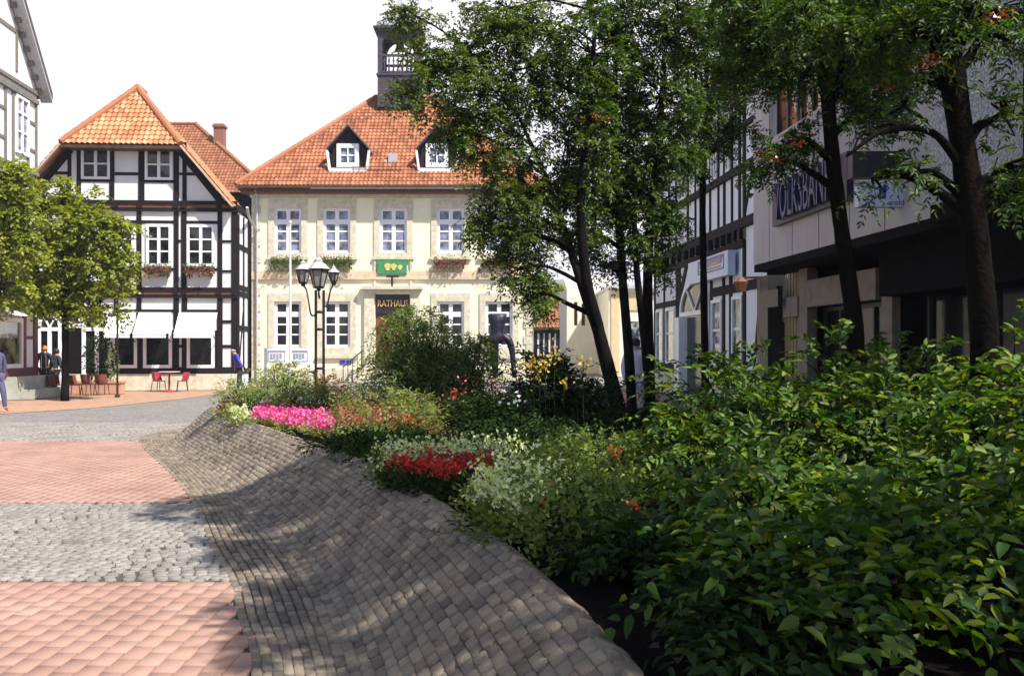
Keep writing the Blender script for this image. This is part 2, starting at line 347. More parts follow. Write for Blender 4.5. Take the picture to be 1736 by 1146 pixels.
m_sett = island('bank_sett', [(.115,.092,.072),(.215,.173,.13),(.15,.12,.095),(.25,.205,.15),(.18,.146,.112),(.10,.08,.067)], rough=.85, bump=.9, bscale=70, noise=2.2)
g = MB(); g.add([(-1400,-60,-.03),(1400,-60,-.03),(1400,2600,-.03),(-1400,2600,-.03)], [(0,1,2,3)])
struct(g.build('ground', m_ground, recalc=False, origin=(0,0,-.03)))
def sheet(name, pts, z, mat):
    b = MB(); b.add([(p[0],p[1],z) for p in pts], [tuple(range(len(pts)))]); return struct(b.build(name, mat, recalc=False))
tp = [G(-400,700), G(0,700), G(150,691), G(300,676), G(390,664), G(425,655)]
sheet('terracotta_pavement', [(-45,24)]+[(p.x,p.y) for p in tp]+[(-8,46),(-45,46)], -.02, m_terra)
def catmull(P, n=14):
    P = [np.array(p, float) for p in P]; P = [2*P[0]-P[1]]+P+[2*P[-1]-P[-2]]; out = []
    for i in range(1, len(P)-2):
        a, b, c, d = P[i-1:i+3]
        for k in range(n):
            t = k/n; out.append(.5*((2*b)+(c-a)*t+(2*a-5*b+4*c-d)*t*t+(3*b-a-3*c+d)*t**3))
    out.append(P[-2]); return np.array(out)
C0 = catmull([(-.85,1),(-1.0,3),(-1.275,4.86),(-1.66,6.0),(-1.98,6.95),(-2.5,8.2),(-3.3,10.3),(-4.5,13.0),(-6.1,16.4),(-6.75,18.3),(-6.5,20.4),(-5.2,21.9)])
BC = catmull([(-.2,1),(-.45,3),(-.85,4.86),(-1.2,6.1),(-1.5,7.0),(-2.0,8.3),(-2.88,10.4),(-4.1,13.2),(-5.75,16.6),(-6.15,18.2),(-5.9,19.9),(-4.8,20.9)])
TC = catmull([(.8,.6),(.55,2.2),(.28,3.9),(.03,5.05),(-.2,5.9),(-.8,7.7),(-1.6,9.8),(-3.0,12.7),(-4.75,16.3),(-5.33,17.7),(-5.1,18.7),(-4.3,19.6)])
RIM = .55
def prof(t): c = np.clip(t, 0, 1); return RIM*(.52*c**1.25+.48*(3*c*c-2*c**3))-.62*np.clip(t-1, 0, 1)
def surf(t):
    if t <= 0: xy = BC+(C0-BC)*(-t); return np.c_[xy, np.full(len(xy), 0.)]
    xy = BC+(TC-BC)*t; return np.c_[xy, np.full(len(xy), prof(t))]
# bedding under the stones
rows_t = [-1,-.5,0,.1,.2,.3,.4,.5,.6,.7,.8,.9,1.,1.1]
b = MB(); vs = []; 
for t in rows_t:
    q = surf(t); q[:,2] -= .022; vs += q.tolist()
n = len(BC); fs = [(i*n+j, i*n+j+1, (i+1)*n+j+1, (i+1)*n+j) for i in range(len(rows_t)-1) for j in range(n-1)]
q = surf(1.1); q2 = q.copy(); q2[:,2] = .3; vs += q2.tolist(); k = len(rows_t)
fs += [((k-1)*n+j, (k-1)*n+j+1, k*n+j+1, k*n+j) for j in range(n-1)]
b.add(vs, fs); struct(b.build('pavement_bedding', m_joint, smooth=True, recalc=False))
def blocks(name, C, U, V, a, bb, mat, parent=None, h=.03, inset=.010, top=.0, tl=.035):
    """paving stones: tapered blocks, arrays of centre, two half-axes"""
    n = len(C); U, V = unit(U), unit(V); N = unit(np.cross(U, V)); N = np.where(N[:, 2:3] < 0, -N, N)
    a = np.broadcast_to(a, (n,))[:, None]; bb = np.broadcast_to(bb, (n,))[:, None]
    tilt = RNG.normal(size=(n, 2))*tl; U2 = unit(U+N*tilt[:, :1]); V2 = unit(V+N*tilt[:, 1:])
    z = N*(top+RNG.normal(size=(n,1))*.07*tl)
    sg = [(-1,-1),(1,-1),(1,1),(-1,1)]; vs = [C+U*a*s+V*bb*t_-N*h for s, t_ in sg]
    jr = lambda: 1+RNG.normal(size=(n,1))*tl*.7
    vs += [C+z+U2*(a-min(.003, inset*.5))*s*jr()+V2*(bb-min(.003, inset*.5))*t_*jr()-N*inset*.9 for s, t_ in sg]
    vs += [C+z+U2*(a-inset)*s*jr()+V2*(bb-inset)*t_*jr() for s, t_ in sg]
    Vv = np.stack(vs, 1).reshape(-1, 3)
    f = [(8,9,10,11)]+[(i, (i+1) % 4, 4+(i+1) % 4, 4+i) for i in range(4)]+[(4+i, 4+(i+1) % 4, 8+(i+1) % 4, 8+i) for i in range(4)]
    Fc = (np.arange(n)[:, None, None]*12+np.array(f)[None]).reshape(-1, 4)
    loc = np.array([Vv[:,0].mean(), Vv[:,1].mean(), 0]); Vv = Vv-loc
    me = bpy.data.meshes.new(name); me.vertices.add(len(Vv)); me.vertices.foreach_set('co', Vv.ravel()); me.loops.add(Fc.size); me.loops.foreach_set('vertex_index', Fc.ravel().astype(np.int32))
    me.polygons.add(len(Fc)); me.polygons.foreach_set('loop_start', np.arange(0, Fc.size, 4, dtype=np.int32)); me.update(calc_edges=True); me.materials.append(mat)
    o = bpy.data.objects.new(name, me); COL.objects.link(o); o.location = loc; return struct(o)
def row_stones(t, step=.135, j=.012):
    q = surf(t); d = np.r_[0, np.cumsum(np.linalg.norm(np.diff(q, axis=0), axis=1))]
    s = []; x = RNG.uniform(0, step)
    while x < d[-1]-.1: w_ = step*RNG.uniform(.8, 1.25); s.append((x+w_/2, w_)); x += w_
    s = np.array(s); P = np.stack([np.interp(s[:,0], d, q[:,i]) for i in range(3)], 1)
    P2 = np.stack([np.interp(s[:,0]+.03, d, q[:,i]) for i in range(3)], 1); U = P2-P
    idx = np.searchsorted(d, s[:,0]).clip(0, len(BC)-1)
    W = (TC-BC)[idx] if t > 0 else (BC-C0)[idx]; W3 = np.c_[W, np.zeros(len(W))]
    if t > 0:
        dz = (prof(t+.02)-prof(t-.02))/.04; W3[:,2] = dz
    U = unit(U); V = W3-U*(W3*U).sum(1, keepdims=True); return P, U, V, s[:,1]/2-.004
Cs, Us, Vs, As, Bs = [], [], [], [], []
def addrow(t, half):
    P, U, V, a = row_stones(t); Cs.append(P); Us.append(U); Vs.append(V); As.append(a); Bs.append(np.full(len(P), half))
NF, NS = 8, 19
wid = np.linalg.norm(BC-C0, axis=1).mean(); ws = (np.linalg.norm(TC-BC, axis=1)**2+.35**2)**.5
for i in range(NF): addrow(-1+(i+.5)/NF, wid/NF/2-.005)
tt = np.linspace(0, 1.09, 220); pr = np.array([prof(x) for x in tt]); arc = np.r_[0, np.cumsum(np.hypot(np.diff(tt)*1.25, np.diff(pr)))]
for i in range(NS): addrow(float(np.interp(arc[-1]*(i+.5)/NS, arc, tt)), arc[-1]/NS/2-.0045)
blocks('pavement_bank', np.concatenate(Cs), np.concatenate(Us), np.concatenate(Vs), np.concatenate(As), np.concatenate(Bs), m_sett, h=.035, inset=.009, tl=.05)
def c0x(y): 
    return np.interp(y, C0[:150,1], C0[:150,0])
# red brick bands and grey cobbles between them
def brick_band(name, y0, y1, x0, mat, skew=0.0):
    C = []; A_ = []
    nr = int(round((y1-y0)/.21)); dy_ = (y1-y0)/nr; x = -1.0; i = 0
    while x > x0:
        x -= .122; i += 1; off = .5 if i % 2 else 0
        for r in range(nr+1):
            a_, b_ = max(y0, y0+(r-off)*dy_), min(y1, y0+(r+1-off)*dy_)
            if b_-a_ < .04 or x > c0x((a_+b_)/2)+.02: continue
            C.append((x, (a_+b_)/2, 0)); A_.append((b_-a_)/2-.0018)
    C = np.array(C); n = len(C)
    return blocks(name, C, np.tile([1.,0,0], (n,1)), np.tile([0,1.,0], (n,1)), np.full(n, .061-.0018), np.array(A_), mat, h=.02, inset=.0022, top=-.004, tl=.004)
brick_band('brick_pavement', 2.6, 6.84, -8.5, m_brick)
brick_band('brick_pavement', 10.4, 17.2, -15, m_brick)
def cobble_band(name, y0, y1, x0):
    C = []; U = []; R_ = 1.5
    y = y0-.45
    while y < y1+.1:
        x = x0+RNG.uniform(0,.1)
        while x < -1.3:
            ph = ((x/R_) % 1)-.5; yy = y+.42*(1-(2*ph)**2); sl = -.42*8*ph/R_
            if y0+.055 < yy < y1-.05 and x < c0x(yy)+.02: C.append((x+RNG.normal()*.006, yy+RNG.normal()*.006, 0)); U.append((1, sl*.6, 0))
            x += .092
        y += .089
    C = np.array(C); U = np.array(U, float); V = np.cross(U, [0,0,-1.]); n = len(C)
    return blocks(name, C, U, V, RNG.uniform(.039,.043,n), RNG.uniform(.037,.042,n), m_cob, h=.03, inset=.007, top=-.004, tl=.022)
cobble_band('cobble_pavement', 6.86, 10.38, -10.5)
cobble_band('cobble_pavement', 17.25, 21.6, -15)
sheet('pavement_bedding', [(-15,2),(-1.0,2),(-1.3,4.86),(-2,6.9),(-3.35,10.4),(-4.5,13),(-6.1,16.4),(-6.75,18.3),(-6.6,20.4),(-6.4,21.6),(-15,21.6)], -.022, m_joint)
# raised planting bed: soil inside the rim, low kerb wall behind
RB = [(6.6,-1),(6.3,4),(5.9,8),(4.9,11.5),(3.3,15.5),(2.6,18),(1.8,19.4),(.2,20.4),(-2,20.9),(-3.6,20.5),(-4.3,19.6)]
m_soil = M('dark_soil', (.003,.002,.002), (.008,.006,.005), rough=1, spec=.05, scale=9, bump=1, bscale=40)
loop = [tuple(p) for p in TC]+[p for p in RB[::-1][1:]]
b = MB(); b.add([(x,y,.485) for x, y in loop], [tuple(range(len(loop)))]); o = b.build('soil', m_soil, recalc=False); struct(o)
b = MB()
for p, q in zip(RB[:-1], RB[1:]): b.beam((*p, .26), (*q, .26), .16, .58)
tag(b.build('garden_wall', M('kerb_stone', (.25,.24,.22), (.33,.31,.28), bump=.4)), 'low grey kerb wall closing the raised flower bed on the street side', 'wall')

# ============================================================ MATERIALS FOR BUILDINGS
m_plaster = M('white_plaster', (.80,.79,.82), (.69,.67,.68), rough=.9, scale=1.3, bump=.15, bscale=25, contrast=(.3,.75))
m_plaster_b = M('pale_plaster', (.80,.80,.86), (.72,.72,.80), rough=.9, scale=.9, bump=.15, bscale=25, contrast=(.3,.75))
m_timber = M('black_timber', (.007,.005,.008), (.020,.014,.018), rough=.8, spec=.2, scale=14, bump=.4, bscale=60, detail=4)
m_brown = M('brown_timber', (.13,.05,.028), (.20,.085,.045), rough=.7, scale=8)
m_maroon = M('maroon_timber', (.10,.022,.03), (.14,.04,.045), rough=.6, scale=8)
m_greyt = M('grey_timber', (.13,.115,.10), (.21,.19,.165), rough=.8, scale=8, bump=.4)
m_white = M('white_paint', (.80,.80,.84), (.74,.74,.78), rough=.45, scale=4)
m_yellow = M('pale_yellow_render', (.87,.83,.62), (.76,.71,.50), rough=.9, scale=1.1, bump=.15, bscale=20, contrast=(.3,.75))
m_sand = M('sandstone', (.48,.44,.33), (.66,.61,.48), rough=.9, scale=5, bump=.5, bscale=30, contrast=(.35,.62))
m_sandw = M('warm_sandstone', (.55,.42,.27), (.66,.55,.40), rough=.9, scale=4, bump=.3, bscale=30)
m_tile = tilemat('orange_tile', (.29,.105,.052), (.16,.058,.032), (.37,.155,.08))
m_tile2 = tilemat('bright_tile', (.44,.19,.09), (.31,.11,.05), (.54,.30,.17))
m_tile3 = tilemat('old_tile', (.24,.095,.05), (.15,.055,.03), (.30,.13,.07))
m_dark = M('dark_metal', (.02,.02,.025), (.035,.033,.04), rough=.45, scale=8, metal=.3)
m_zinc = M('zinc', (.42,.40,.42), (.52,.50,.52), rough=.5, scale=6, metal=.2)
m_gutter = M('dark_gutter', (.05,.025,.018), (.09,.05,.03), rough=.5, scale=5)
g_dark = glass('dark_glass', (.006,.006,.010), (.030,.032,.045))
g_blue = glass('curtain_reflection_glass', (.055,.06,.085), (.26,.27,.40), scale=3.2)  # pale lavender patches stand for curtains and painted sky reflections
g_shop = glass('shop_glass', (.004,.004,.006), (.012,.013,.016), rough=.12, spec=.22)
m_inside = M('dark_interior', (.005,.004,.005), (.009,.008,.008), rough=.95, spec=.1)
m_flowr = island('balcony_red_flower', [(.34,.06,.05),(.22,.08,.05),(.42,.12,.10),(.10,.10,.03)], rough=.6)
m_greent = M('green_trough', (.05,.07,.03), (.08,.10,.04))
m_leaf_box = island('box_leaf', [(.05,.09,.02),(.10,.15,.03),(.16,.17,.05)], rough=.6, trans=.3)
def flower_box(F, u0, u1, z, n, parent, nflow=120, green=160, drop=.15, name='flower_box'):
    mb = MB(); mb.fbox(F, u0, u1, z, z+.16, n, n+.2)
    for u in (u0+.12, u1-.12): mb.fbox(F, u-.02, u+.02, z-.22, z-.001, n-.0, n+.05)
    o = mb.build(name, m_maroon if nflow > 50 else m_greent, parent)
    def pts(k, zlo, zhi):
        uu = RNG.uniform(u0-.03, u1+.03, k); zz = RNG.uniform(z+zlo, z+zhi, k); nn = RNG.uniform(n+.03, n+.32, k)
        return np.array([F.p(a, c, d) for a, c, d in zip(uu, zz, nn)])
    P = pts(green, -drop, .36); leafmesh('leaves', P, rnd_dir(green)+np.array([0,-.3,-.3]), rnd_dir(green), .10, .07, m_leaf_box, o, simple=True)
    if nflow: P = pts(nflow, -drop, .22); leafmesh('blossoms', P, rnd_dir(nflow), rnd_dir(nflow), .075, .07, m_flowr, o, simple=True)
    return o

# ============================================================ TIMBER HOUSE ON THE LEFT (front at Y=38)
YH = 38.0; kH = FPX/37.7
FH = Fr(0, YH, 1, 0)                 # built square to the camera, then turned about its right-hand corner
HA = 4; XR = (403-CX)/FPX*YH; FHr = Fr(XR, YH, math.cos(R(HA)), math.sin(R(HA)))
hx = lambda px: XR+FHr.pu(px)
hz = lambda py: EYE+(HY-py)/kH
H = thing('half_timbered_house', 'white and black half-timbered house with half-hipped orange tile roof and three white shop awnings', 'house', (XR, YH, 0))
xl, xr = hx(22), hx(403); depthH = 2.1
b = MB(); e0 = hz(350); t0 = 9.16
zr = 11.8; zhip = 9.2; xc = (hx(112)+hx(313))/2; hw = (hx(313)-hx(112))/2
zE = hz(350); sl = (zr-zhip)/hw; hw_r = (zr-zE)/sl
out = [(xl,.001),(xr,.001),(xr,zE-.25),(xc+hw_r-.12,zE-.02),(xc+hw-.02,t0-.06),(xc-hw+.02,t0-.06),(xc-hw_r+.12,zE-.02),(xl,zE-.25)]
b.fpoly(FH, out, -depthH, 0); b.box(xl, xr-2.0, YH+depthH, YH+6, .001, zE-.3); b.build('wall', m_plaster, H)
b = MB()
def post(px, w_, y0, y1): b.fbox(FH, hx(px)-w_/kH/2, hx(px)+w_/kH/2, hz(y1), hz(y0), 0, .035)
def rail(x0, x1, py, w_, n1=.03): b.fbox(FH, hx(x0), hx(x1), hz(py)-w_/kH/2, hz(py)+w_/kH/2, 0, n1)
# gable storey
for px, w_ in ((118,6),(134,7),(190,8),(240,10),(299,9),(313,7)): post(px, w_, 240, 340)
post(372, 6, 320, 340); post(60, 6, 310, 340)
rail(112, 315, 248, 9); rail(195, 236, 295, 5); rail(316, 350, 294, 5); rail(240, 300, 307, 5); rail(80, 118, 295, 5); rail(136, 190, 307, 5); rail(304, 309, 294, 4)
for q in (1,-1): b.fbeam(FH, (xc+q*(hw-.17), zhip-.12), (xc+q*(hw_r-.34), zE-.02), .26, 0, .026)
# jetty beams
for y in (343, 490):
    rail(22, 403, y, 6, .10); rail(22, 403, y+12, 6, .10)
    for px in (38, 63, 118, 134, 176, 197, 238, 299, 313, 372, 399): b.fbox(FH, hx(px-4), hx(px+4), hz(y+10), hz(y+2), 0, .13)
# middle storey
for px, w_ in ((26,8),(38,6),(63,7),(118,7),(134,7),(176,6),(236,8),(299,8),(312,9),(373,8),(398,11)): post(px, w_, 358, 487)
rail(40, 236, 376, 5); rail(240, 300, 376, 5); rail(312, 373, 376, 5)
rail(376, 394, 408, 4); rail(376, 394, 459, 4); rail(301, 309, 408, 4); rail(240, 300, 456, 4); rail(314, 372, 456, 4); rail(136, 236, 456, 4)
# ground storey
for px, w_ in ((236,8),(299,9),(313,9),(373,9),(398,11),(197,7)): post(px, w_, 505, 625)
for y, x0, x1 in ((527,197,236),(527,240,300),(527,314,372),(545,376,394),(587,376,394),(587,302,309)): rail(x0, x1, y, 5)
rail(192, 403, 628, 11, .05)
b.build('timber_frame', m_timber, H)
b = MB()
for y in (343, 490): b.fbox(FH, xl, xr, hz(y+9), hz(y+3), 0, .06)
b.fbox(FH, hx(114), hx(313), hz(256), hz(252), 0, .032); b.build('filler_board', m_brown, H)
b = MB(); b.fbox(FH, xl, xr+.03, .001, hz(634), 0, .09); b.build('plinth', m_sand, H)
for x0, x1, y0, y1, rows in ((138,187,252,305,(1,1)),(246,293,252,305,(1,1)),(248,291,380,451,(1,1,1)),(317,364,380,451,(1,1,1)),(183,228,380,451,(1,1,1)),(70,112,380,451,(1,1,1))):
    window(FH, hx(x0), hx(x1), hz(y1), hz(y0), H, m_white, g_dark, n=.0, cols=2, rows=rows, fw=.10, bar=.06, mid=.11, th=.06)
flower_box(FH, hx(248), hx(291), hz(462), .06, H); flower_box(FH, hx(317), hx(364), hz(462), .06, H); flower_box(FH, hx(183), hx(228), hz(462), .06, H)
for x0, x1 in ((243,292),(317,364),(190,233)):
    window(FH, hx(x0), hx(x1), hz(624), hz(560), H, m_white, g_shop, n=.004, cols=1, rows=(1,), fw=.12, name='shop_window', th=.05)
b = MB()   # dark panels between the shop windows
for x0, x1 in ((192,236),(240,299),(313,373)): b.fbox(FH, hx(x0), hx(x1), hz(628), hz(560), 0, .003)
b.build('dark_panel', m_timber, H)
m_awn = M('awning_cloth', (.82,.81,.84), (.78,.77,.80), rough=.8, scale=2)
for x0, x1 in ((187,231),(236,291),(304,369)):
    p = MB(); u0, u1 = hx(x0), hx(x1); zt, zb = hz(531), hz(566)-.06
    q = [(0.06,zt),(.9,zb)]
    p.hexa([FH.p(u0,zb,.80),FH.p(u1,zb,.80),FH.p(u1,zt,.04),FH.p(u0,zt,.04),FH.p(u0,zb+.03,.82),FH.p(u1,zb+.03,.82),FH.p(u1,zt+.03,.06),FH.p(u0,zt+.03,.06)])
    p.fbox(FH, u0, u1, zb-.10, zb-.002, .795, .815)
    a = p.build('awning', m_awn, H); p = MB(); p.tube([FH.p(u0+.02,zb+.01,.77),FH.p(u0+.02,zb-.25,.05)],.018,6); p.tube([FH.p(u1-.02,zb+.01,.77),FH.p(u1-.02,zb-.25,.05)],.018,6); p.build('awning_arm', m_dark, a)
# arched shop doors behind the tree
def arched(F, u0, u1, z0, zs, zt, parent, fm, gm, n0, name='arched_door', leafs=2):
    """white frame with segmental arch: opening u0-u1, springing zs, crown zt"""
    k = 12; th = .13; mb = MB(); c = (u0+u1)/2; hw = (u1-u0)/2
    arc_ = lambda hw_, zt_: [(c-hw_*math.cos(math.pi*i/k), zs+(zt_-zs)*math.sin(math.pi*i/k)) for i in range(k+1)]
    o_, i_ = arc_(hw, zt), arc_(hw-th, zt-th)
    for i in range(k): mb.fpoly(F, [o_[i], o_[i+1], i_[i+1], i_[i]], n0, n0+.08)
    mb.fbox(F, u0, u0+th, z0, zs, n0, n0+.08); mb.fbox(F, u1-th, u1, z0, zs, n0, n0+.08); mb.fbox(F, u0+th, u1-th, zs-.12, zs+.02, n0, n0+.075)
    for i in range(1, leafs):
        u = u0+(u1-u0)*i/leafs; mb.fbox(F, u-.07, u+.07, z0, zs-.12, n0, n0+.07)
    for a in (math.pi*.3, math.pi*.7): mb.fbeam(F, (c, zs), (c-(hw-th)*math.cos(a)*.95, zs+(zt-th-zs)*math.sin(a)), .06, n0, n0+.06)
    o = mb.build(name, fm, parent)
    p = MB(); p.fpoly(F, [(u0+.02,z0)]+arc_(hw-.02, zt-.02)+[(u1-.02,z0)], n0-.02, n0+.01); p.build('pane', gm, o); return o
arched(FH, hx(64), hx(106), .12, hz(556), hz(530), H, m_white, g_shop, .01)
arched(FH, hx(140), hx(190), .12, hz(556), hz(532), H, m_white, g_shop, .01)
b = MB(); b.fbox(FH, hx(113), hx(138), .12, hz(556), .0, .04); b.build('door', m_inside, H)
# roof: two slopes, front hip, ridge running back
ev = .55                                    # front overhang
hw_rr = hw_r; rid = 1.5
roofh = MB(); 
for sgn in (1, -1):
    O = (xc+sgn*hw_r, YH-ev, zE); U = (0,1,0); V = (-sgn*hw_r, 0, zr-zE); Lv = math.hypot(hw_r, zr-zE); vh = (zhip-zE)/(zr-zE)*Lv
    tiled(roofh, O, U, V, lambda v: 0 if v < vh else (v-vh)/(Lv-vh)*(rid+ev), lambda v: depthH+ev+.1, Lv, tw=.2, th=.26)
roofh_o = roofh.build('roof', m_tile2, H, recalc=False)
hip = MB(); hwp = (zr-zhip)/sl; O = (xc-hwp, YH-ev, zhip); Lh = math.hypot(rid+ev, zr-zhip)
tiled(hip, O, (1,0,0), (0, rid+ev, zr-zhip), lambda v: v/Lh*hwp, lambda v: 2*hwp-v/Lh*hwp, Lh, tw=.2, th=.26)
hip.build('roof_hip', m_tile2, roofh_o, recalc=False)
b = MB(); ap = (xc, YH+rid, zr+.05)
for sgn in (1,-1): ridge(b, (xc+sgn*hwp, YH-ev, zhip+.05), ap)
ridge(b, ap, (xc, YH+depthH+.2, zr+.05)); b.build('ridge_tile', m_tile, roofh_o)
for sgn in (1,-1): b = MB(); b.beam((xc+sgn*hwp, YH-ev+.02, zhip-.03), (xc+sgn*(hw_r+.03), YH-ev+.02, zE-.05), .07, .2, up=(0,1,0)); b.build('verge_board', M('weathered_board', (.50,.33,.24), (.6,.42,.32), scale=6), roofh_o)
b = MB(); b.box(xc-hwp-.05, xc+hwp+.05, YH-ev-.06, YH-.001, zhip-.16, zhip-.04); b.build('gutter', m_gutter, roofh_o)
# right side wall timbers
b = MB(); FS = Fr(xr, YH, 0, 1)
for i in (0, .95, 1.9): b.fbox(FS, i, i+.2, .6, zE-.26, 0, .035)
for z in (.6, hz(490)-.25, hz(490), hz(343)-.25, hz(420), hz(560)): b.fbox(FS, 0, depthH, z, z+.2, 0, .03)
b.fbeam(FS, (.15, .8), (1.0, 3.0), .16, 0, .025)
b.build('timber_frame', m_timber, H)

H.rotation_euler = (0, 0, R(HA))

# ---- house behind it with chimney
Yb = 57.0; kb = FPX/Yb; bx_ = lambda px: (px-CX)/kb; bz = lambda py: EYE+(HY-py)/kb
RH = thing('rear_house', 'tile-roofed house with brick chimney showing behind the half-timbered house', 'house', ((bx_(280)+bx_(440))/2, Yb, 0))
b = MB(); x0, x1 = bx_(215), bx_(430); b.box(x0, x1, Yb-.4, Yb+6, .001, bz(325)); b.build('wall', m_timber, RH)
b = MB(); ze_ = bz(332); zt = EYE+(HY-212)/FPX*(Yb+4); Lr = math.hypot(5.1, zt-ze_); xa_, xb_ = bx_(200), bx_(468); xk = (332-CX)/FPX*(Yb+4)
tiled(b, (xa_, Yb-1.1, ze_), (1,0,0), (0,5.1,zt-ze_), lambda v: 0, lambda v: (xb_-xa_)-v/Lr*(xb_-xk), Lr, tw=.2, th=.28, amp=.02)
ridge(b, (xa_, Yb+4, zt+.05), (xk, Yb+4, zt+.05)); ridge(b, (xb_, Yb-1.1, ze_+.05), (xk, Yb+4, zt+.05))
b.build('roof', m_tile3, RH, recalc=False)
b = MB(); cx_, cz_ = (372-CX)/FPX*(Yb+2.6), EYE+(HY-236)/FPX*(Yb+2.6); ct_ = EYE+(HY-211)/FPX*(Yb+2.6); b.box(cx_-.3, cx_+.3, Yb+2.4, Yb+3.0, cz_-2, ct_); b.box(cx_-.37, cx_+.37, Yb+2.33, Yb+3.07, ct_-.2, ct_-.08); b.build('chimney', M('chimney_brick', (.22,.09,.06), (.30,.13,.09), scale=15), RH)


# ============================================================ EXTREME LEFT HOUSE (its gable faces the street)
FL = Fr(-13.55, 0, -.067, 1)
LH = thing('gabled_house', 'tall half-timbered house with its gable to the street at the left edge of the square', 'house', FL.p(FL.pu(62), 0, 0))
u1 = FL.pu(62); u0 = u1-13.0; zEv = FL.pz(63, 150)
zp = lambda px, py: FL.pz(px, py)
slope = 1.12; uc = (u0+u1)/2; za = zEv+(u1-uc)*slope
b = MB(); b.fpoly(FL, [(u0,.001),(u1,.001),(u1,zEv),(uc,za),(u0,zEv)], -6, 0); b.build('wall', m_plaster, LH)
b = MB(); fb = lambda a, c, z0, z1, n=.035: b.fbox(FL, a, c, z0, z1, 0, n)
z2 = zEv-2.95; z1_ = z2-2.9
for z in (zEv-.28, z2, z1_): fb(u0, u1, z, z+.12, .09); fb(u0, u1, z-.3, z-.16, .09)
for du in (0, .62, 1.75, 2.3, 3.5, 4.6, 5.6, 7, 8.2): fb(u1-du-.16, u1-du, 3.2, zEv-.45); 
for z in (zEv-1.3, zEv-2.2, z2-1.2, z2-2.1): fb(u0, u1-2.3, z, z+.1, .03); fb(u1-.62, u1, z, z+.1, .03)
for du, hh in ((1.5, 1.3), (3.0, 3.0), (4.5, 4.6), (6, 6)): fb(u1-du-.14, u1-du, zEv+.1, zEv+hh)
for z in (1.3, 2.7, 4.2): fb(u0+2, u1-z/slope-.1, zEv+z, zEv+z+.12, .03)
b.build('timber_frame', m_greyt, LH)
for k, z in enumerate((zEv-2.45, z2-2.35)):
    for du in (1.68, 4.5, 7): window(FL, u1-du, u1-du+.98, z, z+1.85, LH, m_white, g_blue, n=.0, cols=2, rows=(1,1,.7), fw=.1, bar=.05, transom=1)
b = MB()
for sgn, ue in ((1, u1+.28), (-1, u0-.28)):
    z_ = zEv-.28*slope
    P_ = [FL.p(ue, z_, .42), FL.p(uc, za+.02, .42), FL.p(uc, za+.02, -6.5), FL.p(ue, z_, -6.5)]
    b.hexa(P_+[(x, y, z+.2) for x, y, z in P_])
rl = b.build('roof', M('dark_roof', (.07,.045,.06), (.12,.085,.10), scale=12, bump=.5), LH)
b = MB(); z_ = zEv-.28*slope
b.hexa([FL.p(u1+.28, z_-.12, .41), FL.p(uc, za-.1, .41), FL.p(uc, za-.1, .03), FL.p(u1+.28, z_-.12, .03), FL.p(u1+.28, z_-.02, .41), FL.p(uc, za, .41), FL.p(uc, za, .03), FL.p(u1+.28, z_-.02, .03)])
b.build('soffit', M('grey_board', (.36,.34,.36), (.48,.46,.48), scale=9, streak=.2), rl)
for s in np.linspace(0, 1, 22)[1:]:
    b = MB(); p = Vector(FL.p(u1+.28, z_-.14, .04)).lerp(Vector(FL.p(uc, za-.12, .04)), float(s)); b.box(p.x-.02, p.x+.14, p.y-.06, p.y+.06, p.z-.1, p.z+.05); b.build('rafter_end', m_greyt, rl)
# its shop front
sx = FL.pu(36); 
window(FL, sx-3.2, sx, zp(36,624), zp(36,545)+.1, LH, m_white, glass('mottled_shop_glass', (.03,.03,.03), (.26,.27,.18), scale=2), n=.0, cols=1, rows=(1,), fw=.14, name='shop_window')  # pale yellowish mottling in the pane colour
b = MB(); zz = zp(60, 628)
for u, w_ in ((FL.pu(40),.22),(FL.pu(59),.28),(sx-3.5,.25)): b.fbox(FL, u-w_/2, u+w_/2, zz, zp(50,528), 0, .05)
b.fbox(FL, u0, u1, zz-.15, zz+.12, 0, .07); b.fbox(FL, FL.pu(42), FL.pu(56), zp(50,575), zp(50,570), 0, .045); b.build('shop_frame', m_maroon, LH)
b = MB(); b.fbox(FL, sx-3.8, u1+.25, zp(60,524), zp(60,518), 0, .9); b.build('shop_canopy', m_greyt, LH)
b = MB(); P_ = [FL.p(sx-3.2, 3.05, .1), FL.p(sx-.1, 3.05, .1), FL.p(sx-.1, 2.55, 1.0), FL.p(sx-3.2, 2.55, 1.0)]; b.hexa(P_+[(x,y,z+.03) for x,y,z in P_]); b.build('awning', m_awn, LH)
b = MB(); b.fbox(FL, sx-1.2, u1+.3, .001, zz-.15, .0, .35); b.fbox(FL, sx-.9, u1+.35, .001, .3, .351, .7); b.build('step', M('grey_stone', (.30,.32,.28), (.40,.40,.36), bump=.3), LH)
# ============================================================ TOWN HALL
YT = 47.0; kT = FPX/YT; FT = Fr(0, YT, 1, 0)
tx = lambda px: (px-CX)/kT
tz = lambda py: EYE+(HY-py)/kT
T = thing('town_hall', 'pale yellow town hall with sandstone window surrounds, red tiled hip roof and two dormers', 'town hall', (tx(665), YT, 0))
x0, x1 = tx(427), tx(903); DT = 12.5; zc = tz(330)
UW = (488, 571, 667, 764, 846); hwu, hwg = 23, 23
ops = [(tx(c-23), tx(c+23), tz(429), tz(353)) for c in UW]+[(tx(c-23), tx(c+23), tz(589), tz(511)) for c in (488, 571, 764, 846)]+[(tx(636), tx(695), .45, tz(499))]
b = MB(); wall_open(b, FT, x0, x1, .001, zc, ops, .22)
b.add([FT.p(x0,.001),FT.p(x0,.001,-DT),FT.p(x0,zc,-DT),FT.p(x0,zc)],[(0,1,2,3)]); b.add([FT.p(x1,.001),FT.p(x1,.001,-DT),FT.p(x1,zc,-DT),FT.p(x1,zc)],[(0,1,2,3)])
b.build('wall', m_yellow, T, recalc=False)
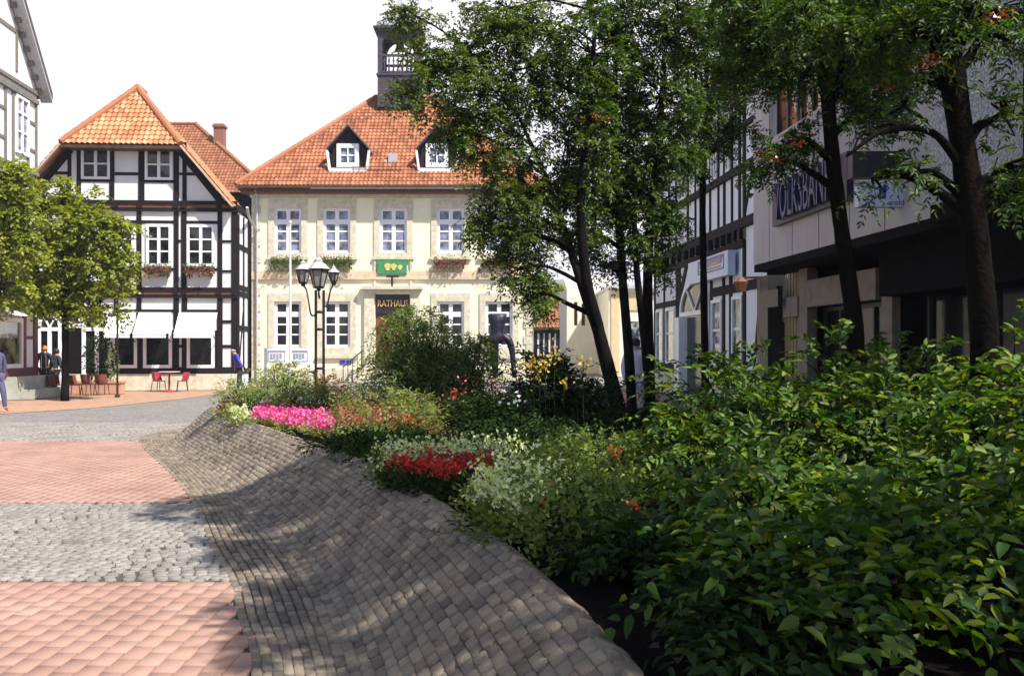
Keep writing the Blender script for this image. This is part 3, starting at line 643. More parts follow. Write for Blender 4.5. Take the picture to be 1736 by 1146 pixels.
b = MB(); b.box(x0+.1, x1-.1, YT+.35, YT+.5, .1, zc-.1); b.build('inner_wall', m_inside, T)
# sandstone trim: one surround per window
for c, y0, y1, yl in [(c, 353, 429, 436) for c in UW]+[(c, 511, 589, 603) for c in (488, 571, 764, 846)]:
    a, d = tx(c-33), tx(c+33); i0, i1 = tx(c-23), tx(c+23); up_ = y0 == 353
    b = MB(); b.fbox(FT, a, i0, tz(yl), tz(y0-14), 0, .05); b.fbox(FT, i1, d, tz(yl), tz(y0-14), 0, .05); b.fbox(FT, i0, i1, tz(y0), tz(y0-14), 0, .046); b.fbox(FT, i0, i1, tz(yl), tz(y1), 0, .046)
    b.fbox(FT, a-.06, d+.06, tz(yl)-.12, tz(yl)+.001, 0, .12); b.build('window_surround', m_sand, T)
b = MB(); b.fbox(FT, x0-.0, x1, tz(474), tz(462), 0, .10); b.fbox(FT, x0, x1, tz(462), tz(459), 0, .05); b.build('string_course', m_sandw, T)
b = MB(); b.fbox(FT, x0, x1, .001, .62, 0, .08); b.build('base_course', m_sand, T)
b = MB(); b.fbox(FT, x0-.05, x1+.05, tz(336), tz(328), 0, .14); b.build('eaves_moulding', m_sand, T)
b = MB()
for xa, sg in ((x0, 1), (x1, -1)):
    z = .63; i = 0
    while z < zc-.5: w_ = .42 if i % 2 else .30; b.fbox(FT, min(xa, xa+sg*w_), max(xa, xa+sg*w_), z, z+.36, -.02, .045+.004*(i % 2)); z += .385; i += 1
b.build('corner_stone', m_sand, T)
cfg = dict(cols=2, transom=2, fw=.13, bar=.07, mid=.19, th=.05)
for i, c in enumerate(UW):
    window(FT, tx(c-23), tx(c+23), tz(429), tz(353), T, m_white, g_blue, n=-.12, rows=(1,1,1,1.15), **cfg)
    if i != 2: flower_box(FT, tx(c-27), tx(c+27), tz(448), .08, T, nflow=(6, 10, 0, 300, 260)[i], green=(420, 430, 0, 160, 200)[i], drop=(.3, .3, 0, .25, .25)[i])
for c in (488, 571, 764, 846): window(FT, tx(c-23), tx(c+23), tz(589), tz(511), T, m_white, g_dark, n=-.12, rows=(1,1,1,1.0), **cfg)
# doorway
b = MB(); b.fbox(FT, tx(618), tx(635), .001, tz(496), 0, .14); b.fbox(FT, tx(696), tx(713), .001, tz(496), 0, .14); b.fbox(FT, tx(618), tx(713), tz(496), tz(491), 0, .16)
b.fbox(FT, tx(613), tx(717), tz(491), tz(486), 0, .34); b.fbox(FT, tx(634), tx(638), tz(486), tz(436), .0, .07); b.fbox(FT, tx(695), tx(699), tz(486), tz(436), 0, .07); b.build('door_surround', m_sand, T)
b = MB(); b.fbox(FT, tx(636), tx(695), .45, tz(533), -.2, -.12)
for u in (tx(650), tx(665), tx(680)): b.fbox(FT, u-.02, u+.02, .5, tz(535), -.119, -.10)
b.build('door', m_brown, T)
b = MB(); b.fbox(FT, tx(636), tx(695), tz(532), tz(499), -.2, -.02); sg_ = b.build('sign_board', m_dark, T)
m_gold = M('gold_letters', (.75,.42,.10), (.85,.60,.25), rough=.4, scale=6)
textmesh('lettering', 'RATHAUS', .44, m_gold, sg_, FT.p(tx(666), tz(515), .0), (1,0,0), depth=.015, xs=.75)
b = MB(); b.fbox(FT, tx(641), tx(690), tz(465), tz(442), .07, .16); gs = b.build('crest_sign', M('green_sign', (.03,.20,.07), (.06,.30,.12), rough=.4, scale=9), T)
b = MB(); k = 0
for (px, py, r) in ((658,453,.15),(668,453,.13),(679,454,.10)):
    b.lathe([(r*.6,0),(r,.0),(r*.5,.001)], (0,0,0), 8) if False else None
    c = FT.p(tx(px), tz(py), .165); vs = [(c[0]+r*math.cos(a)*(1+.3*math.sin(3*a)), c[1]-.01, c[2]+r*1.2*math.sin(a)) for a in np.linspace(0, 2*math.pi, 14)[:-1]]
    b.add([(x, y+.02, z) for x, y, z in vs]+vs, [tuple(range(13, 26))]+[(i, (i+1) % 13, (i+1) % 13+13, i+13) for i in range(13)])
b.build('emblem', m_gold, gs)
b = MB(); b.tube([FT.p(tx(666), tz(486), .3), FT.p(tx(666), tz(470), .3)], .05, 8); b.fbox(FT, tx(656), tx(677), tz(471), tz(468), .22, .36); b.build('iron_bracket', m_dark, T)
b = MB(); b.fbox(FT, tx(576), tx(585), tz(618), tz(611), .0, .03); b.fbox(FT, tx(587), tx(596), tz(618), tz(611), 0, .03); b.build('number_plate', M('blue_enamel', (.03,.04,.42), (.05,.08,.5), rough=.3), T)
b = MB(); 
for i in range(3): b.fbox(FT, tx(612)+.1*i, tx(719)-.1*i, .001+.15*i, .15+.15*i-.001, .13, 1.5-.35*i)
st = b.build('entrance_steps', m_sand, T)
b = MB()
for px0, px1 in ((616,594),(715,737)):
    a = Vector(FT.p(tx(px0), 1.45, .5)); c = Vector(FT.p(tx(px1), .75, 2.0)); b.tube([a, c], .035, 8)
    for s in (0, .25, .5, .75, 1): p = a.lerp(c, s); b.tube([p, (p.x, p.y, .02)], .02, 6)
b.build('handrail', m_dark, T)
# roof
ze = tz(318); ov = .6; xe0, xe1 = tx(405), tx(925); xm = (xe0+xe1)/2
Yr = YT+5.0; zr_ = EYE+(HY-167)/FPX*Yr; rl_, rr_ = xm-1.45, xm+1.45
b = MB(); Vf = (0, Yr-(YT-ov), zr_-ze); Lv = math.hypot(*Vf[1:]); Wd = xe1-xe0
tiled(b, (xe0, YT-ov, ze), (1,0,0), Vf, lambda v: v/Lv*(rl_-xe0), lambda v: Wd-v/Lv*(xe1-rr_), Lv, tw=.20, th=.30, amp=.022)
dy = 2*(Yr-(YT-ov))
for sgn, xe, rx in ((1, xe0, rl_), (-1, xe1, rr_)):
    Vs = (rx-xe, 0, zr_-ze); L2 = math.hypot(Vs[0], Vs[2])
    tiled(b, (xe, YT-ov, ze), (0,1,0), Vs, lambda v: v/L2*dy/2, lambda v: dy-v/L2*dy/2, L2, tw=.20, th=.30, amp=.022)
rf = b.build('roof', m_tile, T, recalc=False)
b = MB(); ridge(b, (xe0, YT-ov, ze+.05), (rl_, Yr, zr_+.06)); ridge(b, (xe1, YT-ov, ze+.05), (rr_, Yr, zr_+.06)); ridge(b, (rl_, Yr, zr_+.06), (rr_, Yr, zr_+.06)); b.build('ridge_tile', m_tile, rf)
b = MB(); b.box(xe0+.05, xe1-.05, YT-ov-.12, YT-ov+.02, ze-.13, ze+.0); b.box(xe0+.12, xe1-.12, YT-ov+.021, YT-.001, ze-.22, ze-.14); b.box(xe0+.1, x0-.05, YT, YT+DT, ze-.22, ze-.1); b.box(x1+.05, xe1-.1, YT, YT+DT, ze-.22, ze-.1)
b.build('gutter', m_gutter, rf)
b = MB(); b.fbox(FT, xe0+.2, xe1-.2, ze-.34, ze-.225, 0, .45); b.build('cornice', m_brown, rf)
b = MB(); b.tube([FT.p(tx(437), ze-.1, .55), FT.p(tx(437), ze-.5, .15), FT.p(tx(437), .1, .14)], .055, 8)
b.tube([(A(419,352,37.9)), (A(421,364,38.2)), (A(426,376,41)), FT.p(tx(437), tz(392), .2)], .055, 8); b.build('downpipe', m_zinc, T)
sn = MB(); sy = YT-ov+.75; sz = ze+.75*(zr_-ze)/(Yr-YT+ov)+.14
for z in (0, .1): sn.box(tx(596), tx(681), sy-.01, sy+.01, sz+z, sz+z+.03)
for q in np.linspace(tx(598), tx(679), 9): sn.box(q-.012, q+.012, sy-.012, sy+.012, sz-.14, sz+.14)
sn.build('snow_guard', m_brown, rf)
sk = MB(); s2 = sy+.55; s3 = sz+.55*(zr_-ze)/(Yr-YT+ov); sk.box(tx(655), tx(670), s2, s2+.5, s3-.3, s3+.35); sk.box(tx(647), tx(653), s2, s2+.3, s3-.35, s3+.05); sk.build('roof_hatch', m_zinc, rf)
# dormers
pitch = (zr_-ze)/(Yr-YT+ov)
for px in (592, 743):
    Yd = YT+.35; kd = FPX/Yd; dx = lambda q: (px+q-CX)/kd; dz = lambda q: EYE+(HY-q)/kd
    zb_, zs_, zp_ = dz(290), dz(253), dz(217); a, c = dx(-33), dx(31); Fd = Fr(0, Yd, 1, 0); back = lambda z: (z-(ze+(Yd-(YT-ov))*pitch))/pitch
    b = MB(); m_ = (a+c)/2
    pts = [(a+.12,zb_),(c-.12,zb_),(c-.12,zs_),(m_,zp_-.12),(a+.12,zs_)]; b.fpoly(Fd, pts, -max(.5, back(zs_)+.6), 0); d = b.build('dormer', m_timber, rf)
    b = MB()
    for sgn in (1,-1):
        xe_ = m_+sgn*((c-a)/2+.12); zl = zs_-.08
        for q in (0,):
            P_ = [(xe_, Yd-.28, zl), (m_, Yd-.28, zp_+.05), (m_, Yd+back(zp_)+.5, zp_+.05), (xe_, Yd+back(zl)+.6, zl)]
            b.hexa(P_+[(x, y, z+.09) for x, y, z in P_])
    b.build('dormer_roof', M('dark_slate', (.07,.05,.06), (.13,.09,.10), scale=6), d)
    window(Fd, m_-.56, m_+.50, zb_+.18, zb_+1.28, d, m_white, g_blue, n=.0, cols=2, rows=(1,1), fw=.2, bar=.05, mid=.06, th=.08)
    b = MB(); b.fbox(Fd, a+.02, c-.02, zb_-.12, zb_+.1, 0, .2)
    for sgn in (1,-1): xq = m_+sgn*((c-a)/2-.02); b.hexa([(xq-.05, Yd-.2, zb_), (xq+.05, Yd-.2, zb_), (xq+.05, Yd+.0, zb_), (xq-.05, Yd+.0, zb_), (xq-.05+sgn*.12, Yd-.25, zs_-.1), (xq+.05+sgn*.12, Yd-.25, zs_-.1), (xq+.05+sgn*.12, Yd-.05, zs_-.1), (xq-.05+sgn*.12, Yd-.05, zs_-.1)])
    b.build('lead_flashing', m_white, d)
# open lantern turret on the ridge
kr = FPX/(Yr-1.05); rx = lambda q: (q-CX)/kr; rz = lambda q: EYE+(HY-q)/kr
m_turret = M('turret_timber', (.035,.028,.045), (.075,.06,.08), rough=.6, scale=9)
a, c, s_ = rx(640), rx(709), (rx(709)-rx(640)); y0 = Yr-s_/2; y1 = Yr+s_/2; zb_, z1_, zt_ = zr_-.7, rz(128), rz(45)
tb = MB(); tb.box(a, c, y0, y1, zb_, z1_-.02); tb.box(a-.06, c+.06, y0-.06, y1+.06, z1_-.0, z1_+.1)
for x_ in (a, c-.22):
    for y_ in (y0, y1-.22): tb.box(x_, x_+.22, y_, y_+.22, z1_+.1, zt_)
tur = tb.build('turret', m_turret, rf)
tb = MB()
for face in range(4):
    F_ = [Fr(0, y0, 1, 0), Fr(c, 0, 0, 1), Fr(0, y1, -1, 0), Fr(a, 0, 0, -1)][face]
    lo = [a, y0, -c, -y1][face]; hi = lo+s_; k = 10; mm = (lo+hi)/2; rr = s_/2-.22; zs_ = zt_-.2-rr*.95
    arc_ = [(mm-rr*math.cos(math.pi*i/k), zs_+rr*.95*math.sin(math.pi*i/k)) for i in range(k+1)]
    for i in range(k): tb.fpoly(F_, [arc_[i], arc_[i+1], (arc_[i+1][0], zt_), (arc_[i][0], zt_)], -.1, -.02)
tb.build('arch', m_turret, tur)
tb = MB()
for face in range(4):
    F_ = [Fr(0, y0, 1, 0), Fr(c, 0, 0, 1), Fr(0, y1, -1, 0), Fr(a, 0, 0, -1)][face]; lo = [a, y0, -c, -y1][face]
    tb.fbox(F_, lo+.22, lo+s_-.22, z1_+.98, z1_+1.1, -.15, -.05); tb.fbox(F_, lo+.22, lo+s_-.22, z1_+.16, z1_+.24, -.15, -.05)
    for i in range(7):
        u = lo+.34+(s_-.68)*i/6; q = F_.p(u, 0, -.10); tb.lathe([(.022,0),(.05,.2),(.03,.42),(.055,.5),(.022,.72)], (q[0],q[1],z1_+.25), 6)
tb.build('balustrade', m_turret, tur)
tb = MB()
e_ = .28; pr_ = [(s_/2+e_,0),(s_/2+e_,.12),(s_/2+.05,.34),(s_/2*.72,.75),(s_/2*.3,1.25),(.12,1.7),(.08,2.3),(.02,2.6)]
tb.lathe([(r*1.18, z) for r, z in pr_], ((a+c)/2, Yr, zt_), 4, rot=math.pi/4); tb.build('turret_roof', M('lead_grey', (.26,.25,.28), (.36,.35,.38), rough=.5, scale=3), tur)
tb = MB(); 
for zz, ee in ((zt_-.02, .2), (zt_-.16, .1)): tb.box(a-ee, c+ee, y0-ee, y1+ee, zz-.12, zz)
tb.build('turret_cornice', m_turret, tur)
tb = MB(); tb.lathe([(.30,0),(.27,.06),(.2,.25),(.17,.38),(.06,.45)], ((a+c)/2, Yr, zt_-.95), 14); tb.tube([((a+c)/2, Yr, zt_-.5), ((a+c)/2, Yr, zt_-.02)], .03, 6); tb.build('bell', m_dark, tur)

# ============================================================ RIGHT-HAND STREET: frame along the house fronts (u grows toward the camera)
FR = Fr(7.9, 0, .067, -1)
ru = lambda px, n=0: FR.pu(px, n)
rzz = lambda px, py, n=0: FR.pz(px, py, n)
uA, uB = ru(1110), ru(1264)
HR = thing('timbered_shop_house', 'two-storey half-timbered house with arched white shop door, in the shade on the right', 'house', FR.p((uA+uB)/2, 0, 0))
zj = rzz(1190, 409); zpl = .87; zEr = 8.9; uB2 = ru(1300)
dops = [(ru(1160), ru(1203), .06, 2.55)]
b = MB(); wall_open(b, FR, uA, uB2, .001, zEr, dops, .5)
b.add([FR.p(uA,.001),FR.p(uA,.001,-8),FR.p(uA,zEr,-8),FR.p(uA,zEr)],[(0,1,2,3)]); b.build('wall', m_plaster_b, HR, recalc=False)
b = MB(); b.fbox(FR, uA+.05, uB2-.05, .02, zEr-.1, -.8, -.6); b.build('inner_wall', m_inside, HR)
b = MB()
def rp(px, w_, z0, z1, n=.04): u = ru(px); b.fbox(FR, u-w_/2, u+w_/2, z0, z1, 0, n)
def rr(pa, pb, z0, z1, n=.035): b.fbox(FR, ru(pa), ru(pb), z0, z1, 0, n)
for px, w_ in ((1112,.2),(1123,.12),(1135,.12),(1147,.16),(1167,.18),(1180,.12),(1192,.2),(1205,.12),(1219,.12),(1229,.16),(1242,.12),(1255,.14),(1263,.2),(1284,.14)):
    rp(px, w_, zj+.12, zEr-.3)
for z, h_ in ((zj-.12,.26),(zj+1.38,.2),(zj+2.5,.13),(zEr-.35,.25)): rr(1111, 1299, z, z+h_, .10)
rr(1111, 1264, zj-.62, zj-.42, .08)
for px in np.linspace(1113, 1262, 15): b.fbox(FR, ru(px)-.09, ru(px)+.09, zj-.42, zj-.13, 0, .16)
for px, w_ in ((1111,.2),(1127,.14),(1149,.3),(1153,.24),(1207,.2),(1228,.2),(1240,.22),(1263,.22)): rp(px, w_, zpl, zj-.45)
rr(1111, 1150, 3.05, 3.25); rr(1205, 1299, 3.1, 3.36); rr(1111, 1150, zpl-.1, zpl+.16, .06); rr(1205, 1299, zpl-.1, zpl+.16, .06)
b.fbeam(FR, (ru(1290), 3.0), (ru(1279), 1.0), .14, 0, .028); b.fbeam(FR, (ru(1150), 3.0), (ru(1166), zj-.5), .3, 0, .031)
b.fbeam(FR, (ru(1113), zj+1.5), (ru(1133), zj+3), .14, 0, .028); b.fbeam(FR, (ru(1262), zj+.1), (ru(1276), zj+1.3), .13, 0, .028)
b.build('timber_frame', m_timber, HR)
b = MB()
for i, px in enumerate(np.linspace(1116, 1259, 14)): b.fbox(FR, ru(px)-.05, ru(px)+.3, zj-.40, zj-.15, 0, .06)
b.build('carved_filler', M('ochre_filler', (.16,.12,.05), (.26,.22,.10), scale=9), HR)
b = MB(); b.fbox(FR, uA, ru(1156), .001, zpl-.12, 0, .10); b.build('plinth', m_sand, HR); b = MB(); b.fbox(FR, ru(1206), uB2, .001, zpl-.12, 0, .10); b.build('plinth', m_sand, HR)
g_refl = glass('painted_reflection_glass', (.02,.025,.03), (.30,.33,.34), scale=3.5)  # pale reflections are noise patches painted into the pane colour
for pa, pb in ((1114,1125),(1130,1145),(1208,1225),(1243,1260)): window(FR, ru(pa), ru(pb), zpl+.2, 3.0, HR, m_white, g_refl, n=.0, cols=1, rows=(1.2,1), fw=.09, bar=.07, th=.06)
for pa, pb in ((1150,1164),(1182,1191),(1206,1218),(1231,1241)): window(FR, ru(pa)+.1, ru(pb)-.05, zj+1.62, zj+2.45, HR, m_white, g_dark, n=.0, cols=2, rows=(1,1), fw=.07, th=.06)
arched(FR, ru(1156), ru(1206), .05, 2.75, 3.75, HR, m_white, g_shop, .01, name='door_arch', leafs=1)
b = MB(); b.fbox(FR, ru(1158), ru(1166), .05, 2.6, .02, .3); b.fbox(FR, ru(1166)+.0, ru(1188), .05, 2.55, -.48, -.42); b.build('door_panel', m_white, HR)
b = MB(); u_0, u_1 = ru(1173, .2), ru(1241, .2); z0_, z1_ = rzz(1241, 466, .2), rzz(1241, 424, .2)
b.fbox(FR, u_0, u_1, z0_, z1_, .11, .32); sgn_ = b.build('sign_box', M('pale_blue_sign', (.52,.56,.72), (.60,.64,.78), rough=.4), HR)
b = MB(); f1, f2 = u_0+(u_1-u_0)*.28, u_0+(u_1-u_0)*.92; h0, h1 = z0_+(z1_-z0_)*.30, z0_+(z1_-z0_)*.92
for q in ((f1, f2, h0, h0+.04), (f1, f2, h1-.04, h1), (f1, f1+.08, h0+.04, h1-.04), (f2-.08, f2, h0+.04, h1-.04)): b.fbox(FR, *q, .32, .33)
k = 8
for i in range(k):
    ua, ub = f1+.08+(f2-f1-.16)*i/k, f1+.08+(f2-f1-.16)*(i+1)/k; wv = lambda i: h1-.05-(.16 if i % 4 in (1,2) else .04)
    b.fpoly(FR, [(ua, h1-.04), (ub, h1-.04), (ub, wv(i+1)), (ua, wv(i))], .32, .331)
b.build('sign_frame', M('sign_blue', (.06,.07,.38), (.08,.10,.45), rough=.4), sgn_)
b = MB(); 
for i in range(k):
    ua, ub = f1+.2+(f2-f1-.4)*i/k, f1+.2+(f2-f1-.4)*(i+1)/k-.03; mz = h0+(h1-h0)*.62+.05*math.sin(i*1.7); b.fpoly(FR, [(ua, mz-.05), (ub, mz-.02), (ub, mz+.09), (ua, mz+.06)], .32, .335)
b.fbox(FR, f1+.15, f2-.3, h0+.08, h0+.12, .32, .333); b.build('sign_mark', M('sign_red', (.45,.12,.16), (.55,.22,.2), rough=.5), sgn_)
b = MB(); b.fbox(FR, f1+.2, f2-.35, h0+.17, h0+.32, .32, .333); b.build('sign_stripe', M('sign_green', (.20,.42,.33), (.3,.5,.42), rough=.5), sgn_)
b = MB(); q = FR.p(ru(1290), 3.35, .5); b.tube([FR.p(ru(1297), 3.35, 0), q], .03, 6); b.lathe([(.12,-.35),(.2,-.1),(.05,.02)], q, 6); b.build('wall_lamp', m_brown, HR)
# roof of the right house
b = MB(); Lr2 = math.hypot(5, 5.2); tiled(b, FR.p(uA-.5, zEr, .5), (FR.ux, FR.uy, 0), (-FR.nx*5, -FR.ny*5, 5.2), lambda v: 0, lambda v: uB2-uA+.5, Lr2); rfr = b.build('roof', m_tile, HR, recalc=False)
b = MB(); b.fbox(FR, uA-.5, uB2, zEr-.12, zEr, .36, .5); b.build('gutter', m_dark, rfr)
b = MB(); a1, a2, a3 = FR.p(uA, zEr, 0), FR.p(uA, zEr, -9), FR.p(uA, zEr+4.8, -4.6); b.add([a1, a2, a3, *[(x+FR.ux*.2, y+FR.uy*.2, z) for x, y, z in (a1, a2, a3)]], [(0,1,2),(5,4,3),(0,2,5,3)]); b.build('gable', m_plaster_b, HR)

# ============================================================ CONCRETE BANK BUILDING
PN = .8
m_conc = M('pinkish_concrete', (.43,.385,.38), (.54,.485,.475), rough=.9, scale=1.3, bump=.35, bscale=90, streak=.35, contrast=(.3,.7))
m_rough = M('pebble_concrete', (.30,.29,.30), (.66,.64,.65), rough=.95, scale=26, bump=1, bscale=45, contrast=(.42,.6), detail=3)
BK = thing('bank_building', 'grey concrete bank building with overhanging upper floor and dark ground floor', 'bank', FR.p(-17, 0, 0))
b0, b1 = ru(1277, PN), ru(2500, PN); zc0 = 3.5; zc1 = 9.6
b = MB(); jn = [ru(p, PN) for p in (1277, 1304, 1343, 1388, 1440, 1500)]+[-14.2]
zws, zwt = 6.15, 7.75
for i, (a, c) in enumerate(zip(jn[:-1], jn[1:])):
    b.fbox(FR, a+.02, c-.02, zc0, zws, -.3, PN); b.fbox(FR, a+.02, c-.02, zwt, zc1, -.3, PN)
    if i == 0: b.fbox(FR, a+.02, c-.02, zws, zwt, -.3, PN-.001)
b.fbox(FR, jn[0], jn[-1], zc0+.02, zc1-.02, -.3, PN-.05-.0) if False else None
bw = b.build('concrete_panel', m_conc, BK)
b = MB(); b.fbox(FR, jn[0]+.05, jn[-1], zc0+.01, zws-.02, -.4, PN-.05); b.fbox(FR, jn[0]+.05, jn[-1], zwt+.02, zc1-.02, -.4, PN-.05); b.build('joint_wall', m_inside, BK)
b = MB(); b.fbox(FR, jn[-1], b1, zc0+.1, zc1, -.3, PN+.25)
b.build('rough_wall', m_rough, BK)
b = MB()
for u in np.arange(-13.4, b1, 1.55): b.fbox(FR, u-.03, u+.03, zc0+.11, zc1, PN+.249, PN+.262)
b.build('wall_joint', m_inside, BK)
g_ref2 = glass('orange_painted_reflection_glass', (.012,.012,.015), (.42,.13,.04), scale=.9)  # reflection of an orange roof, painted into the base colour
for a, c in zip(jn[1:-1], jn[2:]): window(FR, a+.08, c-.08, zws, zwt, BK, m_dark, g_ref2, n=PN-.2, cols=2, rows=(1,), fw=.07, mid=.09, th=.06)
# ground floor under the overhang, whose shade is put into near-black walls
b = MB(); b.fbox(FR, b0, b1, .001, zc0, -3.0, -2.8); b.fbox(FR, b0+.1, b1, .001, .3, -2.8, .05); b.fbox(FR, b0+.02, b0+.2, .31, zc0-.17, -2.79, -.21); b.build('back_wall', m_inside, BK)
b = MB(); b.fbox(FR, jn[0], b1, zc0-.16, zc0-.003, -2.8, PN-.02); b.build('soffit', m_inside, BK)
m_board = M('ochre_board', (.20,.15,.085), (.34,.27,.15), rough=.8, scale=3, streak=.1, contrast=(.3,.7))
b = MB()
for i in range(8): u = ru(1322)+.33*i*.62; b.fbox(FR, u, u+.16, .301, zc0-.17, -.25-.06*(i % 2), -.12)
b.build('vertical_board', m_board, BK)
b = MB(); b.fbox(FR, ru(1305), ru(1319), .301, zc0-.17, -.2, .25); b.fbox(FR, ru(1319), ru(1342), 2.55, 2.95, .26, .32); b.build('dark_column', m_dark, BK)
m_pinks = M('brown_stone', (.17,.13,.105), (.27,.21,.17), rough=.85, scale=4, bump=.4, contrast=(.3,.7))
b = MB(); b.fbox(FR, ru(1290), ru(1304), .001, zc0-.17, -.2, .1); b.fbox(FR, ru(1362), ru(1376), .301, zc0-.17, -.1, .1); b.fbox(FR, ru(1499), ru(1517), .301, zc0-.17, -.1, .05)
b.fbox(FR, ru(1376), ru(1495), 2.48, 3.05, -.1, .12); b.fbox(FR, ru(1338), ru(1362), 2.30, 2.75, -.1, .14); b.build('stone_pier', m_pinks, BK)
window(FR, ru(1378), ru(1494), .4, 2.46, BK, m_dark, g_shop, n=-.3, cols=4, rows=(1,), fw=.08, bar=.06)
window(FR, ru(1522), -9, .4, 3.2, BK, m_dark, g_shop, n=-.6, cols=4, rows=(1,), fw=.08, bar=.06)
# canopy over the near entrance, coloured near-black to stand in for deep shade
b = MB(); b.fbox(FR, ru(1519), b1, zc0-1.0, zc0-.17, -.6, .3); b.fbox(FR, -14.1, b1, zc0-.15, zc0+.098, -.2, PN+.28); b.build('dark_canopy', M('shade_black_sheet', (.004,.004,.004), (.008,.007,.007), rough=.95, spec=.05), BK)
# letters sign
s0, s1 = ru(1303, PN+.2), ru(1428, PN+.2); zs0, zs1 = 4.18, 5.02
b = MB(); b.fbox(FR, s0, s1, zs0, zs1, PN+.0, PN+.12); sb = b.build('sign_board', M('dark_blue_sign', (.010,.009,.030), (.018,.016,.05), rough=.4), BK)
textmesh('lettering', 'VOLKSBANK', 1.12, M('blue_letters', (.04,.04,.12), (.065,.065,.18), rough=.35), sb, FR.p((s0+s1)/2, (zs0+zs1)/2, PN+.18), (FR.ux, FR.uy, 0), depth=.05, xs=.49)
# projecting box signs, square to the street
us = -15.6; c_ = FR.p(us, 0, PN); b = MB(); Y_ = c_[1]; xa = (1452-CX)/FPX*Y_; xb = (1531-CX)/FPX*Y_; za_, zb2 = EYE+(HY-352)/FPX*Y_, EYE+(HY-311)/FPX*Y_
b.box(xa, xb, Y_-.09, Y_+.09, za_, zb2); b.box(xb, c_[0]+.1, Y_-.03, Y_+.03, zb2-.12, zb2-.08)
ps = b.build('projecting_sign', M('white_sign', (.56,.58,.80), (.64,.66,.86), rough=.4), BK)
b = MB(); xm_ = xa+(xb-xa)*.42
for i, h_ in enumerate((.19,.22)): b.hexa([(xm_+.07*i, Y_-.094, za_+.12),(xm_+.05+.07*i, Y_-.094, za_+.12),(xm_+.05+.07*i, Y_-.089, za_+.12),(xm_+.07*i, Y_-.089, za_+.12),(xm_+.015+.07*i, Y_-.094, za_+.12+h_),(xm_+.065+.07*i, Y_-.094, za_+.12+h_),(xm_+.065+.07*i, Y_-.089, za_+.12+h_),(xm_+.015+.07*i, Y_-.089, za_+.12+h_)])
b.build('blue_mark', M('mark_blue', (.03,.04,.55), (.04,.06,.6), rough=.4), ps)
textmesh('lettering', 'erold', .12, M('ink', (.02,.02,.12), rough=.5), ps, (xb-.15, Y_-.093, za_+.06), (1,0,0), depth=.002, xs=1)
b = MB(); b.box((1441-CX)/FPX*Y_, (1524-CX)/FPX*Y_, Y_-.12, Y_+.12, EYE+(HY-303)/FPX*Y_, EYE+(HY-259)/FPX*Y_); b.box(xb, xb+.06, Y_-.09, Y_+.09, za_, zb2+.5); b.box(xb+.06, c_[0]+.1, Y_-.03, Y_+.03, zb2+.2, zb2+.25); b.build('projecting_box', m_dark, BK)

# ============================================================ BACKGROUND BETWEEN TOWN HALL AND RIGHT HOUSE
def X_(px, Y): return (px-CX)/FPX*Y
def Z_(py, Y): return EYE+(HY-py)/FPX*Y
Yp = 62.; PB = thing('pale_building', 'long pale cream building at the far end of the side street behind the leaning tree', 'building', (X_(1040, Yp), Yp, 0))
Fp = Fr(0, Yp, 1, 0); u0p, u1p = X_(961, Yp), X_(1040, Yp)
m_cream = M('cream_render', (.72,.66,.58), (.62,.57,.50), rough=.9, scale=1)
ops = [(X_(973, Yp), X_(979, Yp), Z_(552, Yp), Z_(512, Yp)), (X_(986, Yp), X_(992, Yp), Z_(552, Yp), Z_(515, Yp)), (X_(1003, Yp), X_(1010, Yp), Z_(552, Yp), Z_(515, Yp))]
b = MB(); wall_open(b, Fp, u0p, u1p, .001, Z_(488, Yp), ops, .3); b.add([Fp.p(u0p,.001),Fp.p(u0p,.001,-9),Fp.p(u0p,Z_(488,Yp),-9),Fp.p(u0p,Z_(488,Yp))],[(0,1,2,3)])
b.add([Fp.p(u0p,Z_(488,Yp)),Fp.p(u1p,Z_(488,Yp)),Fp.p(u1p,Z_(455,Yp),-5),Fp.p(u0p,Z_(455,Yp),-5)],[(0,1,2,3)]); b.build('wall', m_cream, PB, recalc=False)
for o_ in ops: window(Fp, *o_, PB, m_brown, g_dark, n=-.2, cols=1, rows=(1,1), fw=.05)
Yq = 55.; Fq = Fr(0, Yq, 1, 0); QB = thing('ochre_shop_building', 'pale building with ochre panels beside the street behind the slim tree trunks', 'building', (X_(1075, Yq), Yq, 0))
b = MB(); b.box(X_(1032,Yq), X_(1128,Yq), Yq, Yq+8, .001, Z_(490, Yq)); b.build('wall', m_cream, QB)
b = MB(); b.box(X_(1036,Yq), X_(1050,Yq), Yq-.06, Yq-.001, .01, Z_(492,Yq)); b.box(X_(1062,Yq), X_(1100,Yq), Yq-.06, Yq-.001, Z_(526,Yq), Z_(496,Yq)); b.build('ochre_panel', M('ochre_paint', (.50,.38,.22), (.60,.48,.30), scale=2), QB)
b = MB(); b.box(X_(1064,Yq), X_(1096,Yq), Yq-.04, Yq-.001, Z_(625,Yq), Z_(545,Yq)); b.build('pane', g_refl, QB)
b = MB(); b.box(X_(1030,Yq), X_(1130,Yq), Yq-.3, Yq+8.2, Z_(490,Yq)+.002, Z_(484,Yq)); b.build('roof', m_zinc, QB)
Ys = 75.; SB = thing('outbuilding', 'low timbered outbuilding with a dark red tile roof beside the town hall', 'outbuilding', (X_(935,Ys), Ys, 0)); Fs = Fr(0, Ys, 1, 0)
b = MB(); b.box(X_(905,Ys), X_(985,Ys), Ys, Ys+6, .001, Z_(558,Ys)); b.build('wall', m_plaster, SB)
b = MB()
for px in (908, 918, 927, 937, 946, 955, 965): b.fbox(Fs, X_(px,Ys)-.14, X_(px,Ys)+.14, .01, Z_(560,Ys), 0, .05)
